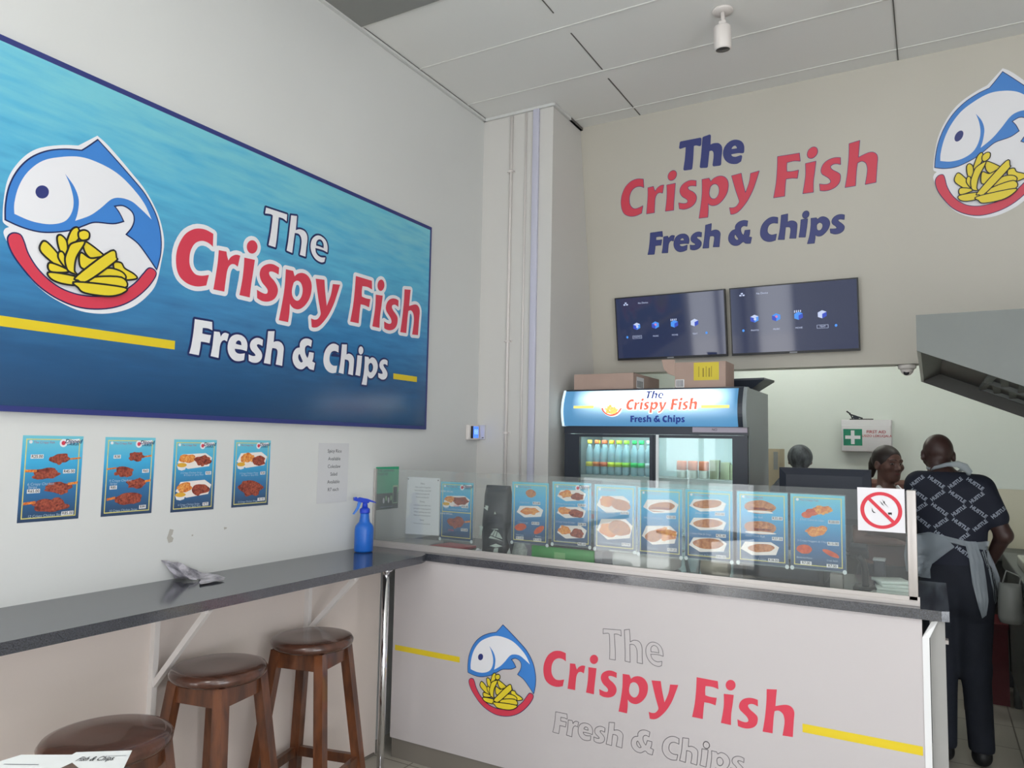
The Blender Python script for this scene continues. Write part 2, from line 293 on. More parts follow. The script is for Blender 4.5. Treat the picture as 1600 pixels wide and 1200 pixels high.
GL = {
 'CF': [
  ['2199,2150! 2119,2166 2042,2156 1981,2127 1922,2075 1877,1997 1852,1914 1848,1836 1862,1757 1896,1699 1954,1664 2016,1651 2080,1655 2155,1679! 2176,1777! 2105,1755 2048,1753 2009,1778 1984,1817 1975,1865 1980,1934 2002,1992 2037,2034 2087,2058 2138,2060 2179,2047 2201,2033!'],
  ['2264,2019! 2345,2026! 2355,1988 2371,1950! 2393,1985 2427,2011 2461,2024 2498,2024! 2476,1917! 2439,1930 2404,1922 2378,1893 2363,1849 2356,1789 2350,1729 2345,1661! 2229,1659! 2247,1795 2260,1913'],
  ['2544,2017! 2666,2023! 2651,1892 2636,1768 2628,1660! 2510,1661! 2532,1795 2543,1917'],
  ['2689,2153 2682,2119 2661,2091 2631,2075 2599,2076 2576,2094 2566,2123 2572,2156 2593,2184 2623,2200 2654,2200 2679,2182'],
  ['2962,2015! 2905,2029 2850,2027 2789,2002 2745,1961 2729,1909 2740,1862 2768,1824 2809,1795 2833,1769 2831,1741 2805,1728 2759,1733 2706,1748! 2713,1670! 2771,1653 2840,1659 2901,1685 2942,1727 2959,1781 2948,1829 2910,1872 2865,1900 2844,1924 2843,1945 2869,1957 2909,1956 2959,1945!'],
  ['3047,2018! 3142,2022! 3164,1972! 3203,2006 3262,2027 3323,2022 3369,1991 3397,1937 3398,1864 3376,1787 3331,1720 3282,1675 3232,1651 3181,1649 3142,1664 3118,1689! 3117,1593 3106,1502! 2987,1503! 3018,1672 3041,1835', '3150,1888 3161,1911 3194,1933 3233,1932 3264,1904 3278,1855 3270,1798 3243,1753 3210,1734 3171,1744 3144,1777 3137,1828'],
  ['3450,2007! 3576,2021! 3592,1908 3624,1754! 3678,1883 3700,2001! 3810,2016! 3772,1908 3722,1782 3652,1660 3574,1567 3512,1517 3459,1500 3423,1501! 3409,1588! 3454,1582 3499,1595 3533,1634 3541,1663 3529,1708 3495,1823'],
  ['4051,2162! 4320,2162! 4327,2062! 4252,2077 4164,2070! 4158,2012 4160,1953! 4224,1945 4304,1949! 4287,1851! 4217,1863 4146,1862! 4135,1773 4124,1646! 3987,1644! 4022,1817 4041,1989'],
  ['4393,2018! 4516,2028! 4499,1901 4481,1779 4477,1647! 4352,1647! 4379,1790 4392,1892'],
  ['4539,2154 4531,2120 4508,2091 4478,2076 4447,2079 4425,2099 4417,2131 4426,2166 4448,2194 4479,2209 4509,2206 4531,2186'],
  ['4806,2025! 4755,2034 4697,2029 4639,2005 4597,1963 4577,1904 4589,1860 4625,1829 4669,1792 4688,1757 4681,1733 4649,1720 4604,1723 4556,1736! 4561,1655! 4616,1644 4680,1649 4744,1676 4786,1720 4801,1775 4797,1820 4765,1852 4715,1887 4690,1917 4693,1944 4729,1961 4767,1959 4806,1944!'],
  ['4913,2179! 5032,2197! 5022,2104 5012,1993! 5067,2014 5129,2033 5178,2030 5213,2003 5228,1955 5220,1859 5205,1664! 5087,1656! 5103,1739 5114,1823 5111,1874 5097,1915 5066,1941 5036,1944 5001,1930! 4988,1841 4973,1656! 4856,1652! 4885,1819 4906,2016'],
 ],
 'TH': [
  ['2768,2555! 3032,2562! 3029,2492! 2980,2508 2928,2506! 2922,2401 2915,2294 2904,2201! 2818,2202! 2835,2299 2848,2418 2853,2501! 2827,2507 2759,2495!'],
  ['3084,2569! 3160,2583! 3157,2508 3152,2436! 3200,2459 3243,2462 3279,2453 3307,2421 3313,2373 3303,2293 3297,2201! 3220,2203! 3232,2276 3236,2343 3225,2384 3195,2409 3142,2406! 3135,2350 3126,2266 3119,2197! 3046,2204! 3061,2304 3073,2442'],
  ['3564,2209! 3519,2193 3449,2205 3395,2243 3366,2297 3362,2352 3382,2407 3428,2450 3480,2466 3535,2457 3579,2429 3602,2377 3601,2317! 3534,2327 3428,2323! 3438,2281 3469,2255 3516,2246 3575,2257!', '3437,2359 3439,2388 3460,2416 3490,2428 3521,2420 3542,2391 3545,2349! 3487,2352 3437,2351!'],
 ],
 'FC': [
  ['2059,1368! 2234,1370! 2241,1297! 2194,1307 2142,1304! 2140,1255! 2181,1252 2230,1253! 2218,1180! 2180,1183 2131,1183! 2127,1127 2117,1063! 2023,1068! 2039,1139 2053,1256'],
  ['2258,1290! 2316,1293! 2326,1271 2330,1252! 2351,1282 2379,1295 2416,1288! 2400,1218! 2371,1227 2344,1211 2329,1176 2324,1127 2319,1062! 2236,1069! 2248,1142 2254,1214'],
  ['2597,1073! 2550,1058 2497,1057 2455,1077 2424,1115 2410,1161 2415,1215 2438,1262 2477,1289 2524,1298 2572,1290 2610,1261 2628,1213 2623,1157! 2562,1165 2488,1164! 2495,1143 2517,1128 2552,1125 2603,1136!', '2497,1211! 2504,1232 2527,1245 2552,1235 2561,1205! 2530,1206'],
  ['2805,1286! 2763,1298 2719,1293 2677,1267 2658,1232 2660,1197 2680,1170 2712,1148 2726,1130 2704,1122 2674,1124 2646,1131! 2651,1074! 2690,1061 2739,1063 2776,1080 2799,1108 2804,1144 2786,1177 2749,1208 2736,1229 2754,1239 2779,1235 2802,1229!'],
  ['2862,1378! 2941,1390! 2935,1283! 2964,1294 3003,1297 3041,1281 3064,1247 3063,1194 3054,1065! 2973,1072! 2983,1133 2989,1196 2971,1222 2922,1224! 2912,1161 2908,1066! 2828,1070! 2846,1179 2856,1283'],
  ['3435,1364! 3385,1376 3334,1370 3292,1345 3272,1310 3273,1273! 3226,1256 3193,1215 3182,1160 3195,1114 3229,1075 3273,1057 3323,1060 3379,1095 3416,1071 3476,1064! 3491,1139! 3449,1151! 3462,1186 3466,1241! 3403,1242! 3394,1205 3383,1177! 3358,1207 3344,1249 3349,1287 3381,1308 3426,1297!', '3275,1208! 3298,1173 3322,1135! 3297,1124 3271,1143 3258,1169 3261,1196'],
  ['3825,1358! 3768,1373 3713,1363 3660,1326 3624,1276 3608,1213 3611,1152 3641,1099 3690,1067 3746,1058 3801,1069! 3813,1144! 3757,1139 3716,1157 3695,1194 3700,1246 3725,1283 3772,1297 3825,1286!'],
  ['3873,1381! 3951,1388! 3949,1280! 3986,1293 4028,1286 4064,1258 4071,1206 4061,1064! 3985,1072! 3994,1145 3995,1192 3977,1219 3927,1225! 3922,1155 3915,1065! 3839,1073! 3859,1189 3869,1305'],
  ['4122,1291! 4200,1294! 4192,1195 4177,1065! 4101,1073! 4115,1175'],
  ['4216,1356 4212,1333 4198,1315 4179,1306 4159,1310 4144,1325 4138,1346 4142,1369 4155,1387 4174,1395 4194,1392 4210,1377'],
  ['4244,1293! 4307,1291! 4321,1268! 4361,1294 4407,1290 4450,1258 4471,1205 4456,1142 4417,1090 4373,1059 4328,1061 4298,1085! 4298,1037 4290,974! 4208,976! 4233,1079 4245,1200', '4312,1195 4328,1221 4355,1230 4384,1208 4390,1172 4374,1137 4347,1123 4319,1141'],
  ['4642,1284! 4603,1296 4556,1291 4515,1265 4498,1226 4509,1190 4544,1160 4559,1130 4527,1124 4480,1129! 4487,1081! 4539,1061 4596,1066 4637,1097 4644,1141 4619,1176 4579,1210 4568,1233 4596,1242 4640,1231!'],
 ],
 'LW': [
  ['1128,2632! 1194,2600 1285,2539 1411,2443 1542,2336 1655,2188 1713,2051 1733,1934 1720,1809 1684,1604 1612,1486 1509,1386 1393,1323 1252,1282 1101,1275 967,1306 837,1362 721,1450 632,1560 574,1648 538,1715 544,1752 569,1771! 533,1790 524,1825 522,1939 535,2084 576,2200 651,2318 742,2398 877,2465 992,2504!'],
 ],
 'LB': [
  ['545,1818! 540,1919 554,2051 601,2183 676,2294 781,2381 904,2439 1021,2472! 1072,2526 1133,2596! 1227,2532 1398,2409 1544,2292 1650,2141 1696,1986 1701,1850 1677,1723! 1608,1798 1508,1893 1410,1939! 1447,1996 1466,2060 1455,2116 1415,2149 1354,2160 1286,2133! 1329,2094 1369,2036! 1291,1997 1151,1970 1071,1923 995,1872 894,1828 771,1795 650,1796', '593,1870! 588,1946 608,2069 659,2190 749,2300 870,2372 1011,2423 1149,2426 1294,2396 1418,2327 1533,2228 1607,2114! 1505,2175 1426,2211 1336,2210 1265,2177 1185,2082 1107,2003 1004,1935! 1019,2006 1019,2102 980,2187 910,2260! 954,2179 983,2078 974,1986 927,1908 828,1861 706,1850'],
 ],
 'LE': [
  ['806,2092 802,2066 787,2044 765,2031 742,2030 725,2042 717,2064 721,2089 736,2111 758,2124 781,2125 799,2113'],
 ],
 'LR': [
  ['568,1685 591,1729 637,1734 663,1696 698,1614 765,1525 856,1452 960,1406 1093,1390 1243,1411 1384,1465 1498,1560 1569,1656 1613,1710 1662,1702 1668,1661 1607,1559 1505,1451 1390,1373 1249,1323 1085,1306 926,1339 784,1411 669,1517 600,1603'],
 ],
 'LF': [
  ['1080,1801 1222,1737 1231,1711 1156,1680 1092,1720'],
  ['982,1858 1020,1889 1038,1859 1032,1802 965,1731 956,1769'],
  ['1035,1858 1074,1882 1109,1871 1108,1828 1066,1804 1038,1818'],
  ['884,1778 908,1801 949,1768 961,1689 937,1657 902,1702'],
  ['777,1705 819,1724 947,1605 944,1550 787,1641'],
  ['904,1676 936,1670 969,1569 935,1589 900,1635'],
  ['1311,1687 1369,1700 1401,1663 1478,1636 1503,1605 1392,1575 1330,1619'],
  ['1257,1632 1381,1630 1399,1576 1180,1531'],
  ['841,1581 950,1565 971,1543 851,1522'],
  ['1052,1704 1128,1680 1224,1709 1133,1605 1059,1603'],
  ['983,1756 1066,1797 1071,1771 1022,1663 1015,1566 1030,1541 970,1556 945,1631 960,1703'],
  ['1151,1539 1376,1586 1411,1514 1155,1491'],
  ['845,1513 1045,1517 1048,1463 932,1451 854,1471'],
  ['1037,1529 1277,1772 1323,1732 1311,1694 1113,1504 1046,1497'],
  ['1034,1481 1396,1511 1392,1467 1285,1423 1105,1413 1050,1443'],
 ],
}
PLACE = {
 'CF_c': [[0.6705, -0.0095], [-0.0057, 0.6536], [-2.9113, -0.9641]],
 'CF_b': [[0.986, -0.0069], [0.0109, 0.9983], [-3.8344, -3.0022]],
 'TH_c': [[0.658, 0.023], [-0.0931, 0.7474], [-2.6408, -1.2931]],
 'TH_b': [[0.9971, -0.0272], [0.0433, 1.0253], [-3.95, -3.0252]],
 'FC_b': [[0.9798, -0.0018], [0.0578, 0.9903], [-3.8174, -2.9894]],
 'FC_c': [[0.6711, 0.0044], [0.0146, 0.6338], [-2.9609, -0.971]],
 'L_c': [[0.6636, -0.0088], [0.0083, 0.6731], [-2.9256, -1.0884]],
 'L_b': [[0.9569, 0.0028], [0.1559, 1.2156], [-1.534, -3.5936]],
}
GL.update({
 'CO': [['1811,1803! 1815,1777! 1825,1743! 1838,1711! 1855,1685! 1871,1667! 1895,1649! 1923,1634! 1951,1623! 1983,1615! 2011,1611! 2043,1610! 2071,1613! 2107,1621! 2167,1641! 2179,1647! 2187,1655! 2194,1639! 2199,1632! 2207,1625! 2219,1620! 2231,1619! 2351,1621! 2363,1625! 2372,1631! 2378,1639! 2384,1651! 2401,1831! 2406,1855! 2414,1875! 2423,1887! 2431,1890! 2439,1889! 2471,1877! 2487,1879! 2499,1885! 2500,1871! 2492,1799! 2470,1663! 2471,1651! 2474,1643! 2480,1635! 2487,1628! 2495,1624! 2507,1621! 2627,1620! 2639,1622! 2655,1631! 2664,1643! 2668,1655! 2671,1687! 2674,1663! 2678,1651! 2687,1639! 2699,1632! 2735,1620! 2767,1613! 2799,1613! 2835,1617! 2879,1629! 2907,1642! 2923,1652! 2943,1667! 2959,1683! 2974,1703! 2983,1720! 2985,1715! 2979,1679! 2947,1507! 2948,1495! 2950,1487! 2955,1479! 2963,1471! 2979,1464! 3107,1462! 3119,1464! 3131,1471! 3139,1480! 3144,1491! 3155,1567! 3158,1611! 3159,1613! 3187,1608! 3211,1608! 3231,1610! 3255,1616! 3279,1627! 3295,1636! 3317,1651! 3339,1670! 3362,1695! 3381,1719! 3395,1739! 3411,1768! 3421,1791! 3431,1823! 3439,1873! 3443,1864! 3465,1783! 3501,1659! 3484,1635! 3471,1626! 3447,1622! 3407,1628! 3390,1623! 3380,1615! 3374,1607! 3371,1599! 3369,1587! 3383,1495! 3390,1479! 3399,1469! 3411,1463! 3447,1459! 3467,1461! 3491,1466! 3515,1474! 3531,1482! 3571,1510! 3603,1540! 3651,1593! 3686,1639! 3730,1711! 3768,1787! 3810,1895! 3849,2007! 3849,2023! 3845,2035! 3835,2047! 3823,2054! 3807,2056! 3695,2041! 3683,2037! 3674,2031! 3667,2023! 3661,2011! 3651,1943! 3639,1894! 3635,1895! 3631,1915! 3615,2031! 3609,2043! 3603,2050! 3587,2059! 3571,2061! 3439,2046! 3427,2040! 3419,2033! 3413,2023! 3407,2007! 3387,2029! 3363,2047! 3335,2060! 3303,2067! 3271,2068! 3239,2063! 3211,2054! 3179,2038! 3171,2049! 3164,2055! 3147,2062! 3047,2058! 3035,2056! 3025,2051! 3016,2043! 3011,2035! 3007,2023! 3003,1875! 2999,1820! 2995,1817! 2988,1839! 2974,1863! 2955,1884! 2930,1907! 2931,1910! 2935,1910! 2955,1905! 2971,1907! 2985,1915! 2995,1927! 2999,1943! 3002,2015! 3000,2027! 2994,2039! 2986,2047! 2975,2053! 2923,2067! 2883,2070! 2859,2069! 2839,2066! 2795,2050! 2755,2027! 2723,1998! 2712,1983! 2703,1968! 2701,1975! 2706,2019! 2705,2031! 2698,2047! 2685,2059! 2707,2083! 2722,2111! 2729,2143! 2728,2167! 2718,2195! 2710,2207! 2699,2219! 2675,2235! 2659,2240! 2643,2242! 2611,2238! 2583,2226! 2559,2207! 2546,2191! 2537,2175! 2531,2161! 2527,2143! 2527,2111! 2536,2083! 2543,2071! 2553,2059! 2527,2053! 2515,2060! 2503,2064! 2475,2065! 2455,2064! 2423,2054! 2387,2033! 2384,2035! 2379,2047! 2371,2056! 2363,2062! 2351,2066! 2259,2059! 2243,2053! 2241,2055! 2238,2159! 2233,2171! 2227,2178! 2211,2188! 2143,2204! 2119,2206! 2099,2206! 2067,2202! 2035,2196! 2015,2189! 1987,2177! 1943,2149! 1904,2115! 1878,2083! 1849,2031! 1826,1975! 1812,1919! 1807,1867!', '2015,1861! 2015,1891! 2017,1915! 2021,1935! 2028,1955! 2039,1975! 2051,1993! 2067,2006! 2083,2015! 2103,2020! 2131,2020! 2161,2011! 2180,1999! 2191,1994! 2207,1993! 2223,1999! 2222,1947! 2218,1891! 2207,1802! 2191,1814! 2175,1817! 2163,1815! 2095,1794! 2071,1791! 2055,1793! 2041,1803! 2027,1819! 2019,1839!', '3179,1798! 3177,1815! 3178,1835! 3191,1885! 3203,1894! 3216,1895! 3227,1887! 3235,1871! 3238,1851! 3236,1827! 3231,1807! 3219,1787! 3207,1775! 3199,1775! 3187,1783!', '2679,1778! 2678,1787! 2691,1882! 2703,1847! 2719,1819! 2740,1795! 2767,1775! 2763,1773! 2707,1788! 2691,1785!'], ['3947,1643! 3949,1631! 3956,1619! 3967,1609! 3979,1605! 4127,1606! 4143,1611! 4157,1623! 4163,1639! 4175,1771! 4181,1819! 4183,1823! 4215,1823! 4287,1811! 4304,1815! 4319,1827! 4326,1843! 4344,1943! 4344,1955! 4341,1963! 4330,1979! 4323,1984! 4311,1988! 4227,1985! 4199,1988! 4198,2007! 4200,2031! 4203,2034! 4247,2037! 4275,2033! 4323,2022! 4339,2024! 4351,2030! 4354,2027! 4353,1919! 4349,1859! 4339,1795! 4312,1647! 4314,1635! 4317,1627! 4323,1619! 4335,1611! 4351,1607! 4479,1607! 4491,1610! 4506,1619! 4514,1631! 4517,1643! 4519,1681! 4523,1643! 4531,1628! 4543,1619! 4583,1608! 4611,1604! 4643,1604! 4675,1607! 4723,1621! 4751,1634! 4767,1643! 4787,1659! 4803,1675! 4821,1699! 4823,1705! 4824,1699! 4816,1655! 4817,1643! 4825,1627! 4839,1616! 4855,1612! 4975,1616! 4987,1619! 4996,1623! 5003,1630! 5012,1647! 5031,1863! 5036,1899! 5039,1903! 5047,1905! 5059,1897! 5066,1887! 5072,1867! 5074,1843! 5073,1815! 5069,1779! 5047,1659! 5048,1647! 5053,1635! 5059,1627! 5067,1621! 5083,1616! 5215,1625! 5227,1631! 5235,1638! 5241,1647! 5245,1659! 5268,1939! 5266,1975! 5258,2003! 5245,2027! 5227,2047! 5203,2063! 5179,2071! 5151,2075! 5123,2073! 5095,2066! 5059,2054! 5058,2055! 5072,2199! 5069,2211! 5065,2219! 5051,2232! 5039,2236! 5027,2237! 4907,2219! 4895,2215! 4881,2203! 4876,2195! 4873,2183! 4866,2019! 4855,1903! 4843,1811! 4832,1839! 4815,1862! 4787,1885! 4739,1919! 4743,1922! 4755,1921! 4795,1905! 4807,1904! 4819,1906! 4827,1910! 4840,1923! 4844,1931! 4846,1943! 4846,2031! 4839,2047! 4832,2055! 4823,2061! 4775,2072! 4743,2074! 4699,2070! 4655,2058! 4618,2039! 4603,2028! 4584,2011! 4563,1984! 4551,1961! 4548,1959! 4547,1951! 4556,2031! 4551,2047! 4537,2063! 4555,2083! 4571,2111! 4577,2135! 4579,2163! 4574,2187! 4563,2210! 4547,2228! 4527,2242! 4512,2247! 4495,2250! 4479,2249! 4463,2246! 4447,2240! 4431,2231! 4407,2210! 4395,2193! 4386,2175! 4380,2155! 4377,2131! 4379,2111! 4385,2091! 4390,2079! 4404,2059! 4383,2057! 4367,2049! 4365,2051! 4367,2063! 4359,2171! 4351,2187! 4343,2195! 4335,2199! 4319,2202! 4051,2202! 4039,2200! 4029,2195! 4020,2187! 4015,2179! 4011,2167! 4001,1991! 3988,1859! 3976,1787!', '4523,1759! 4520,1763! 4521,1779! 4535,1874! 4539,1876! 4548,1851! 4558,1835! 4568,1823! 4587,1807! 4633,1771! 4641,1763! 4639,1760! 4611,1762! 4567,1774! 4555,1776! 4537,1771!']],
 'TO': [['3026,2201! 3033,2189! 3043,2184! 3119,2177! 3127,2179! 3135,2185! 3139,2197! 3159,2385! 3163,2388! 3183,2390! 3195,2387! 3203,2380! 3211,2367! 3215,2349! 3216,2329! 3214,2293! 3200,2205! 3203,2193! 3211,2185! 3219,2183! 3295,2181! 3307,2184! 3313,2189! 3317,2197! 3323,2289! 3333,2377! 3331,2409! 3325,2429! 3313,2449! 3291,2469! 3271,2478! 3235,2482! 3207,2481! 3175,2472! 3180,2585! 3177,2593! 3171,2600! 3159,2603! 3075,2587! 3068,2581! 3064,2573! 3043,2329!'], ['2742,2485! 2750,2477! 2759,2475! 2819,2486! 2827,2487! 2832,2485! 2828,2421! 2818,2325! 2798,2205! 2800,2193! 2807,2185! 2819,2182! 2903,2181! 2911,2182! 2920,2189! 2924,2197! 2933,2269! 2940,2361! 2947,2485! 2955,2488! 2979,2488! 3027,2472! 3035,2473! 3043,2478! 3049,2489! 3052,2561! 3051,2569! 3043,2579! 3031,2582! 2763,2574! 2754,2569! 2749,2561! 2739,2497!'], ['3343,2309! 3350,2281! 3363,2253! 3381,2229! 3403,2209! 3427,2193! 3455,2182! 3487,2175! 3519,2173! 3535,2175! 3547,2179! 3575,2192! 3580,2197! 3584,2205! 3595,2253! 3593,2265! 3587,2273! 3575,2277! 3523,2267! 3507,2266! 3491,2269! 3475,2274! 3465,2281! 3457,2289! 3452,2301! 3455,2304! 3459,2305! 3527,2307! 3551,2306! 3599,2297! 3607,2298! 3613,2301! 3619,2309! 3621,2317! 3623,2353! 3622,2381! 3615,2405! 3608,2421! 3595,2441! 3583,2453! 3563,2466! 3543,2475! 3519,2482! 3491,2486! 3455,2482! 3429,2473! 3398,2453! 3374,2429! 3358,2405! 3345,2369! 3341,2341!', '3459,2372! 3457,2377! 3460,2385! 3469,2397! 3479,2404! 3491,2408! 3499,2408! 3507,2405! 3515,2398! 3523,2385! 3525,2373! 3523,2371!']],
 'FO': [['2006,1058! 2014,1050! 2023,1048! 2115,1043! 2127,1046! 2132,1050! 2136,1058! 2147,1122! 2150,1162! 2179,1163! 2219,1160! 2227,1162! 2230,1158! 2228,1146! 2216,1070! 2219,1058! 2227,1051! 2235,1049! 2319,1042! 2327,1044! 2335,1050! 2339,1058! 2346,1158! 2350,1178! 2359,1198! 2367,1205! 2375,1206! 2387,1202! 2391,1198! 2390,1170! 2392,1146! 2400,1118! 2413,1094! 2427,1076! 2443,1061! 2463,1048! 2483,1040! 2507,1036! 2543,1037! 2567,1041! 2607,1056! 2614,1062! 2617,1070! 2623,1134! 2627,1119! 2633,1066! 2643,1056! 2675,1044! 2687,1041! 2711,1040! 2731,1041! 2751,1046! 2767,1052! 2783,1061! 2795,1070! 2807,1083! 2809,1078! 2808,1070! 2810,1062! 2815,1055! 2823,1051! 2911,1046! 2923,1053! 2928,1062! 2931,1142! 2936,1190! 2939,1203! 2951,1205! 2966,1202! 2968,1198! 2969,1186! 2953,1074! 2956,1062! 2963,1055! 2971,1052! 3055,1045! 3067,1050! 3074,1062! 3083,1186! 3085,1242! 3080,1262! 3074,1274! 3055,1295! 3043,1304! 3027,1311! 3007,1317! 2995,1318! 2958,1314! 2961,1394! 2955,1404! 2943,1410! 2859,1398! 2850,1394! 2844,1386! 2831,1226! 2823,1160! 2819,1162! 2813,1174! 2801,1190! 2773,1214! 2775,1215! 2799,1209! 2807,1210! 2815,1214! 2822,1226! 2825,1286! 2823,1294! 2815,1303! 2787,1313! 2767,1318! 2743,1318! 2723,1315! 2703,1308! 2683,1297! 2664,1282! 2651,1266! 2643,1250! 2639,1249! 2627,1271! 2610,1290! 2587,1305! 2559,1315! 2523,1318! 2491,1314! 2463,1305! 2439,1290! 2430,1302! 2423,1307! 2387,1315! 2375,1315! 2359,1310! 2339,1298! 2335,1300! 2327,1310! 2319,1313! 2263,1310! 2259,1314! 2254,1374! 2247,1385! 2239,1389! 2055,1388! 2045,1382! 2039,1370! 2031,1234! 2019,1142! 2003,1070!', '2163,1273! 2161,1282! 2165,1286! 2195,1287! 2227,1280! 2235,1278! 2237,1274! 2235,1272!', '2643,1153! 2647,1178! 2663,1159! 2679,1146! 2675,1144!'], ['3587,1178! 3589,1158! 3596,1134! 3611,1106! 3626,1086! 3639,1074! 3659,1060! 3683,1048! 3707,1041! 3735,1038! 3763,1040! 3807,1050! 3814,1054! 3819,1060! 3823,1061! 3831,1055! 3839,1053! 3915,1045! 3927,1049! 3932,1054! 3935,1062! 3945,1202! 3947,1204! 3963,1202! 3971,1199! 3976,1186! 3974,1146! 3965,1074! 3968,1062! 3975,1055! 3983,1052! 4063,1044! 4075,1050! 4083,1064! 4091,1056! 4099,1053! 4179,1045! 4191,1051! 4197,1062! 4212,1190! 4221,1290! 4217,1306! 4231,1326! 4236,1346! 4236,1362! 4232,1378! 4227,1387! 4219,1398! 4207,1408! 4195,1413! 4183,1415! 4167,1414! 4155,1410! 4142,1402! 4134,1394! 4126,1382! 4119,1358! 4119,1334! 4127,1314! 4111,1308! 4103,1298! 4100,1262! 4097,1198! 4091,1143! 4089,1158! 4091,1206! 4091,1238! 4086,1258! 4074,1278! 4055,1294! 4027,1308! 3995,1313! 3971,1311! 3970,1314! 3971,1390! 3967,1400! 3960,1406! 3951,1408! 3867,1400! 3858,1394! 3853,1382! 3844,1238! 3839,1190! 3832,1154! 3831,1153! 3823,1161! 3815,1164! 3767,1159! 3747,1162! 3735,1168! 3727,1174! 3719,1186! 3715,1198! 3714,1214! 3717,1234! 3723,1249! 3731,1261! 3743,1270! 3763,1276! 3783,1276! 3827,1266! 3835,1269! 3843,1277! 3847,1278! 3845,1358! 3843,1366! 3839,1372! 3831,1377! 3783,1391! 3767,1393! 3743,1392! 3707,1382! 3679,1367! 3648,1342! 3626,1318! 3607,1286! 3596,1258! 3588,1218!'], ['4191,966! 4199,958! 4207,956! 4291,954! 4299,956! 4306,962! 4310,970! 4319,1043! 4339,1038! 4355,1036! 4375,1039! 4391,1045! 4403,1052! 4423,1068! 4441,1086! 4459,1108! 4463,1107! 4468,1074! 4474,1066! 4519,1046! 4547,1040! 4575,1041! 4599,1046! 4617,1054! 4639,1069! 4654,1086! 4663,1110! 4665,1134! 4661,1154! 4651,1170! 4627,1196! 4600,1218! 4603,1220! 4635,1212! 4647,1212! 4655,1218! 4658,1222! 4660,1242! 4662,1286! 4659,1294! 4651,1302! 4627,1311! 4607,1316! 4583,1316! 4563,1314! 4547,1309! 4531,1302! 4518,1294! 4503,1281! 4491,1266! 4483,1249! 4479,1249! 4466,1270! 4447,1289! 4427,1303! 4403,1312! 4379,1316! 4359,1314! 4343,1308! 4327,1298! 4319,1307! 4311,1311! 4243,1313! 4235,1311! 4227,1303! 4224,1294! 4226,1222! 4220,1130! 4209,1062! 4188,978!', '4335,1157! 4332,1186! 4332,1194! 4335,1200! 4343,1207! 4351,1210! 4359,1206! 4366,1198! 4370,1186! 4370,1174! 4366,1162! 4359,1150! 4351,1144! 4347,1143! 4339,1148!', '4483,1149! 4481,1150! 4482,1154! 4491,1181! 4500,1170! 4511,1161! 4530,1146! 4527,1144!'], ['3163,1150! 3166,1134! 3173,1114! 3191,1084! 3207,1067! 3218,1058! 3247,1043! 3283,1036! 3303,1036! 3319,1038! 3331,1042! 3343,1048! 3379,1074! 3395,1060! 3411,1052! 3439,1047! 3475,1044! 3483,1045! 3490,1050! 3495,1058! 3511,1138! 3510,1146! 3503,1155! 3479,1164! 3477,1166! 3482,1182! 3484,1198! 3486,1242! 3484,1250! 3476,1258! 3467,1261! 3403,1262! 3391,1258! 3385,1250! 3379,1226! 3375,1218! 3367,1238! 3364,1254! 3364,1270! 3367,1278! 3375,1285! 3387,1288! 3427,1277! 3435,1279! 3443,1287! 3446,1294! 3455,1362! 3452,1374! 3443,1382! 3411,1392! 3387,1396! 3351,1394! 3331,1390! 3315,1384! 3286,1366! 3273,1354! 3264,1342! 3252,1314! 3251,1290! 3215,1273! 3195,1254! 3183,1238! 3174,1222! 3166,1198! 3163,1174!']],
})

# ------------------------------------------------------------------ lettering and logo of the shop, shared by every sign
def apply(A, p): return (p[0]*A[0][0]+p[1]*A[1][0]+A[2][0], p[0]*A[0][1]+p[1]*A[1][1]+A[2][1])
def glyphs(key, A=None):
    out = []
    for g in GL[key]:
        ls = [smooth_loop(parse(s)) for s in g]
        if A: ls = [[apply(A, p) for p in l] for l in ls]
        out.append(ls)
    return out
def letters(mb, key, m, fn, A=None, lay=1, grow=0.0, fill_holes=False):
    for ls in glyphs(key, A):
        if grow:
            for l in ls: ribbon(mb, l, grow, m, fn, lay)
        if not fill_holes: mb.flat(ls, m, fn, lay+.12)
def logo(mb, fn, A=None, backing=True, lay=1, s=1.0, line=0.003):
    if backing:
        for ls in glyphs('LW', A):
            mb.flat(ls[:1], navy_dark if s == 1.0 else white, fn, lay) if False else None
            mb.flat(ls[:1], white, fn, lay)
    for ls in glyphs('LB', A):
        mb.flat([offset(ls[0], line)], navy_dark, fn, lay+1)
        mb.flat([ls[0]], blue_c, fn, lay+2); mb.flat([ls[1]], white, fn, lay+3)
    for ls in glyphs('LE', A): mb.flat(ls, navy, fn, lay+4)
    for ls in glyphs('LR', A):
        mb.flat([offset(ls[0], line)], navy_dark, fn, lay+1); mb.flat(ls, red, fn, lay+2)
    for i, ls in enumerate(glyphs('LF', A)):
        mb.flat([offset(ls[0], line*0.9)], ink, fn, lay+4+2*i*0.4); mb.flat([offset(ls[0], -line*0.5)], fries_y, fn, lay+4.4+2*i*0.4)

